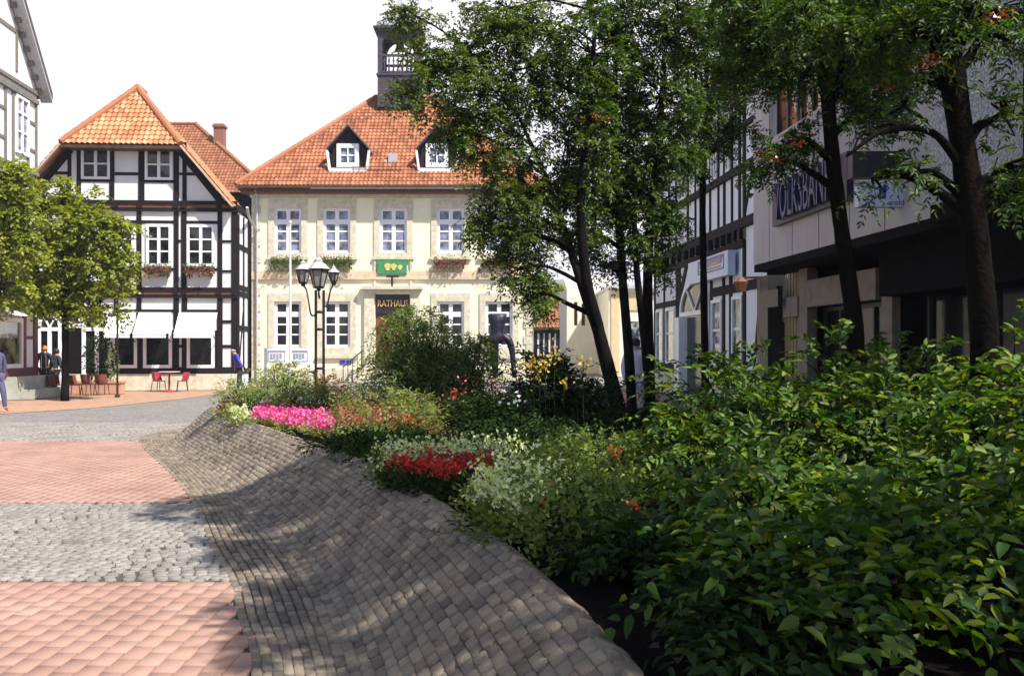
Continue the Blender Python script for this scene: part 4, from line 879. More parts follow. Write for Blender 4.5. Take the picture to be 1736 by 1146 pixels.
b.fbox(Fs, X_(905,Ys), X_(985,Ys), Z_(565,Ys), Z_(559,Ys), 0, .04); b.build('timber_frame', m_timber, SB)
b = MB(); Wp = X_(990,Ys)-X_(903,Ys); zz0, zz1 = Z_(556,Ys), Z_(498,Ys); Lq = math.hypot(4, zz1-zz0)
tiled(b, (X_(903,Ys), Ys-.4, zz0), (1,0,0), (0,4,zz1-zz0), lambda v: v/Lq*2.6, lambda v: Wp, Lq, tw=.3, th=.4, amp=.04); b.build('roof', m_tile3, SB, recalc=False)
# wooded hill far behind
hl = MB(); nx_, ny_ = 90, 14; vs = []; 
for j in range(ny_):
    for i in range(nx_):
        x = -900+i*28; y = 1000+j*45; s = j/(ny_-1); h_ = 96*math.sin(min(1, s*1.6)*math.pi/2)*(.75+.25*math.sin(x*.0045+1.9)+.05*math.sin(x*.019))
        vs.append((x, y, -2+h_+RNG.normal()*1.2*(s > .1)))
hl.add(vs, [(j*nx_+i, j*nx_+i+1, (j+1)*nx_+i+1, (j+1)*nx_+i) for j in range(ny_-1) for i in range(nx_-1)])
struct(hl.build('hill', M('wooded_hill', (.05,.085,.05), (.08,.12,.06), rough=1, scale=.02), smooth=True, recalc=False))
# ============================================================ PLANTS
m_bark = M('bark', (.003,.0025,.003), (.009,.007,.007), rough=.95, spec=.12, scale=7, bump=.8, bscale=30, streak=.3)
m_bark2 = M('brown_bark', (.003,.0025,.002), (.008,.006,.0045), rough=.95, spec=.05, scale=7, bump=.8, bscale=30, streak=.3)
m_rowan = island('rowan_leaf', [(.008,.026,.006),(.05,.105,.014),(.016,.042,.009),(.10,.165,.02),(.025,.06,.010),(.010,.03,.007),(.15,.20,.03)], rough=.5, trans=.35, spec=.3)  # near-black and bright tones imitate shaded and sunlit leaves
m_rowan_l = island('light_rowan_leaf', [(.03,.06,.010),(.09,.14,.022),(.05,.09,.016),(.14,.19,.03),(.07,.115,.02),(.02,.04,.008),(.17,.20,.04)], rough=.5, trans=.42, spec=.3)
m_linden = island('lime_tree_leaf', [(.15,.205,.020),(.25,.30,.035),(.09,.13,.014),(.31,.33,.05),(.19,.235,.028),(.045,.07,.012)], rough=.5, trans=.4)
m_bush = island('shrub_leaf', [(.006,.020,.003),(.04,.105,.010),(.010,.034,.005),(.085,.17,.016),(.006,.022,.003),(.20,.26,.035),(.015,.05,.006),(.06,.14,.014),(.005,.016,.003),(.15,.22,.025),(.006,.020,.003)], rough=.5, trans=.35, spec=.25)  # many near-black leaves put deep shade into the colour, bright ones sunlit tips
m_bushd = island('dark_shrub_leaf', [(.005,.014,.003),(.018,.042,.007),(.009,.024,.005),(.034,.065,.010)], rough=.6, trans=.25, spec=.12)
m_olive = island('willow_leaf', [(.05,.085,.016),(.12,.175,.03),(.085,.13,.025),(.17,.22,.045),(.035,.06,.012)], rough=.5, trans=.3)
m_lime = island('lime_green_leaf', [(.16,.23,.05),(.22,.28,.07),(.12,.18,.04),(.27,.30,.09)], rough=.5, trans=.4)
m_rust = island('rust_leaf', [(.20,.10,.04),(.12,.12,.03),(.26,.12,.04),(.09,.06,.03)], rough=.5, trans=.3)
m_berry = island('berry', [(.40,.05,.015),(.48,.10,.015),(.34,.03,.015)], rough=.3)
m_pink = island('pink_petal', [(.75,.08,.26),(.85,.18,.40),(.62,.04,.18),(.88,.30,.50)], rough=.5, trans=.3)
m_red = island('red_petal', [(.50,.03,.015),(.38,.02,.015),(.60,.07,.03)], rough=.5, trans=.25)
m_coral = island('coral_petal', [(.50,.10,.11),(.40,.05,.06),(.55,.18,.16),(.22,.10,.05)], rough=.5, trans=.3)
m_cream = MATS['cream_render']
m_wht = island('white_petal', [(.50,.58,.22),(.38,.48,.14),(.74,.78,.52),(.66,.72,.42)], rough=.5, trans=.35)
m_yel = island('yellow_petal', [(.62,.44,.06),(.50,.34,.05),(.66,.52,.14),(.20,.22,.04)], rough=.5, trans=.3)
m_orange = island('orange_petal', [(.72,.20,.03),(.62,.12,.02)], rough=.5, trans=.3)

def crown(parent, clumps, mat, leafL, leafW, comp_len, k, per, pair=True, simple=True, droop=.45, sub=.36, name='crown', twig_mat=None, outw=.8, tw=None):
    """clumps: (centre, radii, n sub-clusters). each cluster carries `per` compound leaves radiating from its twig end"""
    PP, DD, NN = [], [], []
    for c, r, ns in clumps:
        sc, sd = in_ell(ns, c, r, .25)
        for q, d in zip(sc, sd):
            cnt = max(3, int(per*RNG.uniform(.5, 1.4)))
            dirs = unit(rnd_dir(cnt)+np.array([0,0,.15])+d*.4); o = q+rnd_dir(cnt)*RNG.uniform(0, sub*.5, size=(cnt,1))*np.array([1,1,.6])
            P, D_, N_ = sprigs(o, dirs, comp_len*RNG.uniform(.7, 1.2, cnt), k, droop=droop, pair=pair, spread=outw); PP.append(P); DD.append(D_); NN.append(N_)
            if twig_mat: m_ = (np.array(c)+q)/2+RNG.normal(size=3)*.05; tw.tube([c, m_, q], [.014, .009, .004], seg=4, cap=False)
    P, D_, N_ = map(np.concatenate, (PP, DD, NN)); n = len(P)
    o = leafmesh(name, P, D_, N_, leafL*RNG.uniform(.7, 1.25, n), leafW*RNG.uniform(.75, 1.2, n), mat, parent, simple=simple)
    return o
def tree(name, label, cat, trunks, clumps, mat, bark, group=None, berries=(), hook=None, **kw):
    base = trunks[0][0][0]; t = thing(name, label, cat, base, 0, group)
    tb = MB(); allp = []
    for pts, rad in trunks:
        q = catmull(pts, 6); rr_ = np.interp(np.linspace(0, 1, len(q)), np.linspace(0, 1, len(rad)), rad)*(1+RNG.normal(size=len(q))*.03); tb.tube([tuple(p) for p in q], rr_.tolist(), 12); allp += [(p, r) for p, r in zip(q, rr_)]
    tb.build('trunk', bark, t, smooth=True)
    br = MB()
    for c, r, ns in clumps:
        c = np.array(c); cand = [(np.linalg.norm(p-c)+max(0, p[2]-c[2]+.2)*3, p, ra) for p, ra in allp if p[2] < c[2]+.3 or True]
        cand.sort(key=lambda x: x[0]); _, p, ra = cand[0]; d = np.linalg.norm(c-p)
        m1 = p+(c-p)*.35+np.array([0,0,.10*d])+RNG.normal(size=3)*.04*d; m2 = p+(c-p)*.7+np.array([0,0,.12*d])+RNG.normal(size=3)*.05*d
        q = catmull([p, m1, m2, c], 4); br.tube([tuple(x) for x in q], np.linspace(min(ra*.6, .05), .012, len(q)).tolist(), 6, cap=False)
    crown(t, clumps, mat, twig_mat=bark, tw=br, **kw)
    br.build('branch', bark, t, smooth=True, recalc=False)
    if berries:
        for c, s, n_ in berries: leafmesh('berry_cluster', np.array(c)+RNG.normal(size=(n_,3))*np.array([s, s, s*.6]), rnd_dir(n_), rnd_dir(n_), .022, .022, m_berry, t, simple=True)
    return t
def CP(px, py, rx, ry, Y, n, dy=.9, dY=0):
    c = A(px, py, Y+dY); s = Y/FPX; return ((c.x, c.y, c.z), (rx*s, dy*(rx+ry)/2*s, ry*s), n)

# ---- group of rowans in the middle of the bed
p3 = lambda px, py, Y: tuple(A(px, py, Y))
kwr = dict(leafL=.066, leafW=.027, comp_len=.22, k=11, per=17)
Y1 = 13.6
tree('rowan_tree', 'leaning dark-trunked rowan tree forking low, leftmost of the rowans in the bed', 'tree',
  [([p3(1055,720,Y1), p3(1035,640,Y1), p3(1012,550,Y1-.1), p3(992,460,Y1-.2), p3(985,330,Y1-.3), p3(1000,180,Y1-.4), p3(1010,20,Y1-.5)], [.12,.098,.084,.074,.058,.04,.025]),
   ([p3(1012,560,Y1-.1), p3(985,480,Y1), p3(960,400,Y1+.2), p3(925,300,Y1+.4), p3(880,200,Y1+.6)], [.07,.06,.05,.04,.02])],
  [CP(735,120,55,45,Y1,15), CP(700,165,32,28,Y1,7), CP(700,25,40,26,Y1,8), CP(790,95,60,40,Y1,15), CP(850,70,60,45,Y1,12), CP(820,160,80,42,Y1,20), CP(900,115,60,50,Y1,16), CP(760,240,48,26,Y1,11), CP(800,205,55,35,Y1,13),
   CP(860,255,70,38,Y1,15), CP(900,330,75,38,Y1,20), CP(855,395,50,26,Y1,9), CP(892,400,48,36,Y1,13), CP(960,240,70,60,Y1,18), CP(975,340,60,55,Y1,18), CP(880,455,45,32,Y1,12), CP(893,505,26,26,Y1,8), CP(840,370,35,30,Y1,8), CP(840,310,40,30,Y1,7), CP(930,60,70,50,Y1,16), CP(960,150,70,50,Y1,18), CP(860,15,90,25,Y1,12), CP(905,175,55,35,Y1,11)],
  m_rowan_l, m_bark, 'rowans in the flower bed', berries=[(p3(1010,200,Y1-.8),.08,40)], **kwr)
Y2 = 14.2
tree('rowan_tree', 'straight slim rowan tree, second trunk from the left in the bed, beside the leaning one', 'tree',
  [([p3(1073,715,Y2), p3(1066,600,Y2), p3(1056,480,Y2), p3(1048,360,Y2), p3(1040,200,Y2), p3(1050,20,Y2)], [.078,.07,.064,.056,.045,.03])],
  [CP(1000,90,50,60,Y2-.9,14), CP(1000,200,45,60,Y2-.9,14), CP(1040,70,80,60,Y2,24), CP(1035,170,75,60,Y2,26), CP(1050,260,65,55,Y2,24), CP(1010,330,55,50,Y2,18), CP(1000,400,48,36,Y2,13), CP(1060,20,80,30,Y2,15), CP(1060,340,50,50,Y2,15), CP(1030,450,26,26,Y2,6)],
  m_rowan, m_bark, 'rowans in the flower bed', **kwr)
Y3 = 14.0
tree('rowan_tree', 'twin-stemmed rowan tree, third from the left in the bed, beside the street', 'tree',
  [([p3(1103,715,Y3), p3(1100,600,Y3), p3(1098,480,Y3), p3(1104,360,Y3), p3(1120,200,Y3), p3(1130,20,Y3)], [.082,.074,.068,.06,.045,.03]),
   ([p3(1100,680,Y3-.1), p3(1092,580,Y3-.2), p3(1078,440,Y3-.2), p3(1075,330,Y3-.2)], [.055,.05,.045,.03])],
  [CP(1130,70,75,60,Y3,26), CP(1120,165,75,55,Y3,28), CP(1130,260,65,50,Y3,22), CP(1095,330,55,45,Y3,18), CP(1125,380,48,36,Y3,14), CP(1090,420,40,30,Y3,10), CP(1150,15,80,30,Y3,15), CP(1110,460,25,20,Y3,4)],
  m_rowan, m_bark, 'rowans in the flower bed', **kwr)
Y6 = 17.0
tree('rowan_tree', 'slender rowan whose thin stem crosses the sign of the timbered shop house', 'tree',
  [([p3(1196,720,Y6), p3(1195,600,Y6), p3(1193,480,Y6), p3(1191,340,Y6), p3(1196,200,Y6), p3(1200,20,Y6)], [.07,.065,.06,.055,.045,.025])],
  [CP(1215,60,75,60,Y6,34), CP(1225,160,60,50,Y6,26), CP(1260,100,50,60,Y6,20), CP(1210,220,40,30,Y6,9), CP(1180,110,50,60,Y6,18), CP(1170,210,45,40,Y6,12), CP(1170,290,35,25,Y6,7), CP(1245,235,35,30,Y6,6)],
  m_rowan, m_bark, 'rowans in the flower bed', berries=[(p3(1245,30,Y6-.8),.10,50)], **kwr)
Y4 = 10.0
tree('rowan_tree', 'rowan tree with orange berry clusters standing in front of the dark letter sign', 'tree',
  [([p3(1452,640,Y4), p3(1447,540,Y4), p3(1432,430,Y4), p3(1415,300,Y4), p3(1403,160,Y4), p3(1395,0,Y4), p3(1390,-160,Y4)], [.11,.09,.08,.075,.07,.065,.045]),
   ([p3(1400,100,Y4), p3(1360,20,Y4), p3(1310,0,Y4-.2), p3(1270,30,Y4-.4)], [.05,.04,.03,.02])],
  [CP(1300,60,60,45,Y4,16), CP(1370,50,70,60,Y4,18), CP(1335,115,55,30,Y4,11), CP(1385,130,50,24,Y4,9), CP(1310,275,38,30,Y4,8), CP(1355,235,40,22,Y4,6), CP(1440,60,60,60,Y4,14), CP(1460,150,55,40,Y4,10), CP(1490,190,45,25,Y4,6), CP(1290,-10,110,50,Y4,26), CP(1420,-20,120,60,Y4,34), CP(1250,40,60,50,Y4+1,16), CP(1270,120,50,45,Y4+1,12), CP(1520,20,70,50,Y4+1,18), CP(1540,100,60,45,Y4+1,12), CP(1500,130,50,35,Y4+.5,9), CP(1450,100,60,50,Y4,14), CP(1480,60,70,60,Y4-1,16), CP(1560,30,60,45,Y4-1.5,14), CP(1350,30,70,50,Y4-1,14), CP(1500,60,50,60,Y4,10)],
  m_rowan, m_bark2, 'rowans in the flower bed', berries=[(p3(1350,242,Y4-.4),.05,36),(p3(1315,268,Y4-.4),.05,30),(p3(1505,143,Y4-.4),.05,34),(p3(1290,262,Y4-.4),.05,20)], leafL=.052, leafW=.021, comp_len=.19, k=11, per=20)
Y5 = 6.8
tree('rowan_tree', 'nearest rowan with a thick dark trunk before the rough concrete wall at the right', 'tree',
  [([p3(1672,700,Y5), p3(1668,560,Y5), p3(1657,430,Y5), p3(1640,300,Y5), p3(1618,150,Y5), p3(1600,0,Y5), p3(1590,-250,Y5)], [.11,.092,.088,.085,.083,.078,.06]),
   ([p3(1635,290,Y5), p3(1580,225,Y5-.1), p3(1500,222,Y5-.2), p3(1435,265,Y5-.3)], [.035,.024,.018,.010])],
  [CP(1555,60,48,45,Y5,9), CP(1570,130,42,30,Y5,7), CP(1680,60,46,50,Y5,8), CP(1725,20,60,45,Y5,13), CP(1650,10,50,40,Y5-.3,8), CP(1700,190,44,30,Y5,6), CP(1705,280,48,26,Y5,8), CP(1500,225,46,20,Y5,4), CP(1555,290,46,26,Y5,5), CP(1480,300,36,18,Y5,3), CP(1690,330,40,16,Y5,4), CP(1600,-70,140,60,Y5,20), CP(1530,180,30,20,Y5,3)],
  m_rowan, m_bark2, 'rowans in the flower bed', berries=[(p3(1580,105,Y5-.3),.04,36),(p3(1690,28,Y5-.3),.045,40)], leafL=.048, leafW=.017, comp_len=.19, k=13, per=7, simple=False)
# upper crown of the nearest tree reaches over the path (out of frame, its shade is not)
ovh = [((3.7,1.2,5.8),(1.3,1.3,.9),120), ((3.0,3.3,6.0),(1.2,1.3,.9),130), ((2.3,5.2,6.2),(1.1,1.2,.8),125), ((1.2,7.0,6.3),(1.1,1.1,.7),90)]
tree('rowan_tree', 'high spreading tree crown overhanging the near end of the bed beside the path', 'tree',
  [([(4.2,1.2,.4),(4.0,1.5,2.2),(3.5,2.2,4.2),(2.8,3.0,5.4),(2.2,3.6,6.4)], [.17,.15,.12,.09,.05])], ovh, m_rowan, m_bark2, 'rowans in the flower bed', leafL=.055, leafW=.021, comp_len=.2, k=11, per=24)

# ---- square's round-headed trees on the left
YL = 30.5
kwl = dict(leafL=.13, leafW=.10, comp_len=.34, k=6, per=9, pair=False, droop=.4, sub=.5)
tree('lime_tree', 'round-headed yellow-green tree on the square with its thin trunk before the arched shop doors', 'tree',
  [([p3(110,680,YL), p3(111,600,YL), p3(110,520,YL), p3(108,430,YL), p3(105,340,YL)], [.125,.105,.10,.08,.04]), ([p3(110,540,YL), p3(150,470,YL), p3(180,420,YL)], [.06,.045,.02]), ([p3(110,540,YL), p3(70,470,YL), p3(50,420,YL)], [.06,.045,.02])],
  [CP(75,350,60,50,YL,40), CP(130,385,60,45,YL,42), CP(180,400,48,42,YL,30), CP(200,450,36,34,YL,22), CP(150,450,60,48,YL,44), CP(90,440,60,50,YL,44), CP(110,500,70,40,YL,44), CP(170,510,46,32,YL,24), CP(60,500,46,36,YL,26), CP(125,330,34,26,YL,10), CP(205,400,24,20,YL,8)],
  m_linden, m_bark, 'round-headed trees on the square', **kwl)
YM = 27.5
tree('lime_tree', 'yellow-green tree cut off by the left edge, in front of the gabled house', 'tree',
  [([p3(-60,695,YM), p3(-58,600,YM), p3(-55,480,YM), p3(-50,360,YM)], [.14,.12,.10,.04])],
  [CP(5,300,50,44,YM,36), CP(35,345,38,36,YM,22), CP(-40,330,60,50,YM,30), CP(0,400,60,50,YM,40), CP(40,430,34,36,YM,18), CP(0,485,50,32,YM,26), CP(-60,430,60,60,YM,30)],
  m_linden, m_bark, 'round-headed trees on the square', **kwl)

# ---- trees beyond the outbuilding
for px, Yb_, hpx, ww, lab in ((925,110,478,34,'pale green tree rising behind the outbuilding roof, left of its neighbour'),(960,118,490,30,'pale green tree behind the outbuilding, half hidden by the leaning trunk'),(1010,120,500,36,'pale green tree far behind the pale building')):
    c0 = p3(px, 610, Yb_)
    tree('distant_tree', lab, 'tree', [([(c0[0],c0[1],-.02), (c0[0],c0[1],3), p3(px, hpx+20, Yb_)], [.25,.2,.08])],
      [CP(px, hpx+ww*.9, ww, ww*.9, Yb_, 60), CP(px-ww*.5, hpx+ww*1.7, ww*.7, ww*.7, Yb_, 40), CP(px+ww*.5, hpx+ww*1.8, ww*.7, ww*.8, Yb_, 40)], m_linden, m_bark, 'trees beyond the outbuilding', leafL=.36, leafW=.28, comp_len=.9, k=6, per=6, pair=False, sub=1.2)

# ---- shrubs
def shrub(name, label, cat, x, y, zt, rx, ry, ns, k, sl, lL, lW, mat, zb=.5, lumps=7, droop=.35, simple=False, group=None, up=.5, lo=.55, stems=True, fold=.25, extra=None):
    t = thing(name, label, cat, (x, y, zb), 0, group); h = zt-zb
    cs = []; 
    for i in range(lumps):
        a = 2*math.pi*i/lumps+RNG.uniform(-.4,.4); q = RNG.uniform(.35,.62); s = RNG.uniform(.42,.62)
        cs.append(((x+math.cos(a)*q*rx, y+math.sin(a)*q*ry, zb+h*RNG.uniform(.35,.72)), (rx*s, ry*s, h*RNG.uniform(.26,.36))))
    cs.append(((x, y, zb+h*.62), (rx*.6, ry*.6, h*.40)))
    PP, DD, NN = [], [], []; sb_ = MB(); root = np.array([x, y, zb-.03])
    for c, r in cs:
        m_ = int(ns/len(cs)); C_, d = in_ell(m_, c, r, lo); dirs = unit(d*np.array([1,1,.7])+np.array([0,0,up*.5])+rnd_dir(m_)*.45); C_ = C_-dirs*sl*.5
        C_[:,2] = np.maximum(C_[:,2], zb+.06)
        P, D_, N_ = sprigs(C_, dirs, sl*RNG.uniform(.65,1.3,m_), k, droop=droop, pair=False); PP.append(P); DD.append(D_); NN.append(N_)
        if stems:
            for q, dd in list(zip(C_, dirs))[:max(4, m_//6)]:
                e = q+dd*sl*.7; e[2] -= sl*droop*.5; sb_.tube([root+(q-root)*.15*np.array([1,1,0]), (root+q)/2+RNG.normal(size=3)*.04, q, e], [.011,.008,.005,.002], 4, cap=False)
    P, D_, N_ = map(np.concatenate, (PP, DD, NN)); keep = P[:,2] > zb+.02; P, D_, N_ = P[keep], D_[keep], N_[keep]; n_ = len(P)
    leafmesh('foliage', P, D_, N_, lL*RNG.uniform(.45,1.35,n_), lW*RNG.uniform(.6,1.25,n_), mat, t, simple=simple, fold=fold)
    if stems and sb_.v: sb_.build('stem', m_bark2, t, recalc=False)
    return t
gs_ = 'large-leaved shrubs at the near end of the bed'
big = dict(k=10, sl=.38, lL=.074, lW=.040, mat=m_bush, droop=.42)
S_ = [ # x, y, top, rx, ry, sprigs, label
 (1.18,3.75,1.02,.62,.70,230,'lowest near shrub with broad green leaves spilling towards the paved rim'),
 (1.95,3.9,1.18,.75,.70,240,'broad-leaved shrub at the bottom right corner of the view'),
 (1.35,5.3,1.14,.62,.75,230,'mid-height broad-leaved shrub behind the lowest one, next to the red flowering plants'),
 (2.5,5.3,1.26,.85,.85,300,'tall broad-leaved shrub with pale shining leaves at the right, below the nearest tree trunk'),
 (1.75,7.2,1.36,.80,.85,330,'arching broad-leaved shrub at the left foot of the hedge mass below the arched door'),
 (2.85,7.4,1.80,.85,.90,360,'high broad-leaved shrub topping the hedge in front of the dark bank entrance'),
 (4.0,7.6,1.92,.85,.90,330,'high broad-leaved shrub beside the nearest tree trunk at the right edge'),
 (2.3,9.6,1.66,.95,.90,340,'broad-leaved shrub at the far end of the hedge, below the timbered shop house windows'),
 (3.9,10.2,1.75,1.0,.9,300,'broad-leaved shrub behind the hedge beside the berry-bearing tree')]
S_.append((3.05,5.9,1.62,.80,.70,330,'tall broad-leaved shrub hiding the foot of the thickest tree trunk'))
for x, y, zt, rx, ry, ns, lab in S_: shrub('broadleaf_shrub', lab, 'shrub', x, y, zt, rx, ry, int(ns*.95), group=gs_, **big)
def px_at(px, Y): return (px-CX)/FPX*Y
shrub('willow_shrub', 'big rounded olive-green weeping shrub in front of the town hall door', 'shrub', px_at(706,17), 17, 2.42, .95, .9, 1250, 12, .42, .085, .026, m_olive, droop=.9, simple=True, lumps=8)
shrub('willow_shrub', 'lower right half of the weeping shrubbery, in front of the sandstone windows', 'shrub', px_at(778,16.6), 16.6, 2.0, .66, .7, 700, 12, .4, .08, .026, m_olive, droop=.9, simple=True)
shrub('round_shrub', 'round light green shrub below the white notice board', 'shrub', px_at(482,19), 19, 1.37, .62, .6, 260, 8, .25, .06, .03, m_lime, simple=True)
shrub('yellow_green_shrub', 'yellow-green feathery shrub at the far left tip of the bed', 'shrub', px_at(420,17.3), 17.3, 1.10, .52, .55, 240, 9, .3, .07, .02, m_lime, simple=True, up=1.2)
shrub('yellow_green_shrub', 'yellow-green bushy plant behind the bright pink flowers', 'shrub', px_at(500,16), 16, 1.0, .62, .6, 260, 9, .28, .065, .022, m_lime, simple=True, up=1)
shrub('rust_shrub', 'small rust-brown leaved shrub at the foot of the lamp post', 'shrub', px_at(555,16.5), 16.5, 1.22, .33, .35, 130, 8, .22, .06, .03, m_rust, simple=True, up=1)
shrub('yellow_green_shrub', 'light green perennial clump left of the weeping shrub', 'shrub', px_at(610,15), 15, 1.12, .5, .5, 220, 9, .28, .065, .02, m_lime, simple=True, up=1.2)
shrub('yellow_green_shrub', 'light green perennial clump below the weeping shrub', 'shrub', px_at(690,13.6), 13.6, 1.1, .6, .5, 240, 9, .26, .06, .02, m_lime, simple=True, up=1.2)
shrub('bronze_shrub', 'brown-leaved low plant between the pink and coral flowers', 'shrub', px_at(700,12), 12, .88, .4, .35, 130, 8, .2, .05, .02, m_rust, simple=True, up=1)
shrub('dark_perennial', 'dark green tall perennial clump with white blooms in front of the statue', 'plant', px_at(830,11.2), 11.2, 1.15, .6, .5, 260, 8, .3, .08, .03, m_bushd, simple=True, up=1.2)
shrub('dark_perennial', 'dark tall perennials with yellow sunflower-like blooms beside the leaning trunk', 'plant', px_at(930,11.6), 11.6, 1.62, .48, .5, 330, 8, .32, .09, .035, m_bushd, simple=True, up=1.4)
shrub('dark_perennial', 'dark leafy perennials right of the yellow blooms, at the foot of the leaning trunk', 'plant', px_at(1000,11.8), 11.8, 1.3, .42, .5, 240, 8, .3, .08, .03, m_bushd, simple=True, up=1.2)
shrub('dark_perennial', 'low dark green plants between the pink flowers and the white blooming row', 'plant', px_at(640,10.3), 10.3, .80, .75, .5, 260, 8, .22, .06, .025, m_bushd, simple=True)
shrub('dark_perennial', 'low dark plants in the shade in the middle of the bed', 'plant', px_at(880,9.6), 9.6, .92, .8, .6, 300, 8, .25, .07, .03, m_bushd, simple=True)
shrub('dark_perennial', 'dark green low plants at the feet of the slim rowans', 'plant', px_at(1090,11.4), 11.4, .95, .6, .6, 220, 8, .25, .07, .03, m_bushd, simple=True)
shrub('flowering_shrub', 'fine-leaved green plant dotted with orange-red blooms behind the white flowering row', 'plant', px_at(1010,7.6), 7.6, .98, .55, .55, 330, 9, .22, .045, .018, m_olive, simple=True, up=1)
shrub('flowering_shrub', 'fine-leaved green plant with red blooms beside the large-leaved shrubs', 'plant', px_at(960,6.5), 6.5, .90, .42, .5, 300, 9, .2, .045, .018, m_olive, simple=True, up=1)
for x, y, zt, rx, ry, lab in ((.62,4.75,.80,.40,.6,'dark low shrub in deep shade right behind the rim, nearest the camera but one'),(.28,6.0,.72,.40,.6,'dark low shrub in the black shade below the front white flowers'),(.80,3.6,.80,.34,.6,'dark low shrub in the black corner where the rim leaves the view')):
    shrub('dark_low_shrub', lab, 'shrub', x, y, zt, rx, ry, 190, 8, .24, .07, .035, m_bushd)  # added dark-leaved filler, standing in for the black shade behind the rim

# ---- flower patches: points in a quad, given at flower height
def quadpts(q, n):
    q = [np.array(p, float) for p in q]; u, v = RNG.uniform(size=(n,1)), RNG.uniform(size=(n,1))
    return (q[0]*(1-u)*(1-v)+q[1]*u*(1-v)+q[2]*u*v+q[3]*(1-u)*v)
def patch(name, label, cat, pxq, z, n, gm, fm, fs=.035, per=8, spike=0, spread=.05, zb=.5, gl=.055, gw=.026, gk=7, jz=.04, gs=1.0):
    q = [tuple(G(px, py, z)) for px, py in pxq]; C_ = quadpts(q, n); C_[:,2] = z+RNG.normal(size=n)*jz
    B = C_.copy(); B[:,2] = zb; B[:,:2] += RNG.normal(size=(n,2))*.03; h = (C_[:,2]-zb)[:, None]
    P, D_, N_ = sprigs(np.repeat(B, 2, 0)+RNG.normal(size=(2*n,3))*np.array([.04,.04,0]), unit(np.repeat(C_-B, 2, 0)+RNG.normal(size=(2*n,3))*.12), np.repeat(h[:,0]*gs, 2), gk, droop=.05, pair=False)
    o = leafmesh(name, P, D_, N_, gl*RNG.uniform(.7,1.2,len(P)), gw, gm, None, simple=True); tag(o, label, cat, kind='stuff')
    m_ = n*per; Cc = np.repeat(C_, per, 0)+RNG.normal(size=(m_,3))*np.array([spread, spread, spread*.5])
    if spike: Cc[:,2] += RNG.uniform(-spike*.3, spike, m_)
    leafmesh('blossoms', Cc, unit(rnd_dir(m_)+np.array([0,-.2,.5])), rnd_dir(m_), fs, fs*.8, fm, o, simple=True)
    return o
patch('pink_flowers', 'bright pink flowers massed along the rim of the bed', 'flowers', [(432,704),(556,726),(556,700),(440,692)], .64, 300, m_lime, m_pink, fs=.045, per=10, spread=.05, jz=.03)
patch('coral_flowers', 'coral red flowers behind and right of the bright pink ones', 'flowers', [(560,712),(690,712),(672,688),(590,688)], .72, 130, m_olive, m_coral, fs=.045, per=8)
patch('orange_flowers', 'small rust-red flowers at the very tip of the bed', 'flowers', [(372,694),(400,700),(402,684),(376,682)], .66, 40, m_lime, m_rust, fs=.05, per=7)
patch('yellow_flowers', 'pale yellow flowers at the tip of the bed below the feathery shrub', 'flowers', [(388,704),(418,708),(412,694),(392,692)], .64, 40, m_lime, m_wht, fs=.05, per=8)
patch('white_flowers', 'row of white and lime green blooms behind the red salvias', 'flowers', [(640,777),(860,772),(890,750),(640,756)], .76, 200, m_olive, m_wht, fs=.035, per=6, spread=.05, jz=.05)
patch('red_salvias', 'band of deep red flower spikes between the two white flowering rows', 'flowers', [(652,786),(755,806),(862,786),(710,776)], .70, 230, m_bushd, m_red, fs=.024, per=11, spike=.07, spread=.018, jz=.02)
patch('white_flowers', 'front clump of white and lime green blooms nearest the rim of the bed', 'flowers', [(790,832),(900,862),(960,800),(850,800)], .76, 190, m_olive, m_wht, fs=.034, per=7, spread=.045, jz=.06)
patch('green_ground_plants', 'fine green foliage dotted with a few red blooms in the middle of the bed', 'plants', [(900,872),(1090,880),(1110,745),(910,745)], .78, 330, m_olive, m_olive, fs=.03, per=2, spread=.05, jz=.09, gl=.05)
patch('green_ground_plants', 'dark green ground plants in the shade along the rim', 'plants', [(590,762),(700,764),(730,735),(590,735)], .66, 200, m_bushd, m_bushd, fs=.03, per=3, spread=.08, jz=.05)
patch('green_ground_plants', 'dark ground plants under the slim rowans', 'plants', [(830,770),(1130,770),(1110,705),(800,690)], .75, 330, m_bushd, m_bushd, fs=.03, per=2, spread=.08, jz=.1)
patch('green_ground_plants', 'mixed green and rust coloured low plants behind the coral flowers', 'plants', [(580,700),(800,700),(790,668),(560,675)], .85, 220, m_lime, m_rust, fs=.04, per=3, spread=.08, jz=.08)
patch('mixed_flowers', 'scattered red and orange flowers in the shade before the statue', 'flowers', [(770,668),(900,660),(880,636),(780,640)], 1.05, 70, m_bushd, m_coral, fs=.04, per=3, spread=.06, jz=.08)
patch('white_flowers', 'a few white blooms on tall stems amid the dark perennials', 'flowers', [(845,690),(890,690),(885,655),(850,655)], 1.1, 11, m_bushd, island('pure_white_petal', [(.8,.8,.8),(.7,.72,.7)], trans=.3), fs=.04, per=3, spread=.03)
patch('yellow_flowers', 'yellow blooms on tall dark stems beside the statue', 'flowers', [(878,618),(990,618),(985,590),(890,590)], 1.52, 1, m_bushd, m_yel) if False else None
def blooms(name, label, px, py, Y, mat, n=26, s=.035, fs=.05, stem=True):
    c = np.array(A(px, py, Y)); P = c+RNG.normal(size=(n,3))*s; o = leafmesh(name, P, rnd_dir(n), rnd_dir(n), fs, fs*.8, mat, None, simple=True, base=(c[0], c[1], .5)); tag(o, label, 'flower')
    if stem: b = MB(); b.tube([(c[0]+.03, c[1]+.12, .48), (c[0], c[1]+.06, (c[2]+.5)/2), tuple(c)], .004, 4); b.build('stem', M('green_stem', (.02,.04,.012)), o)
    return o
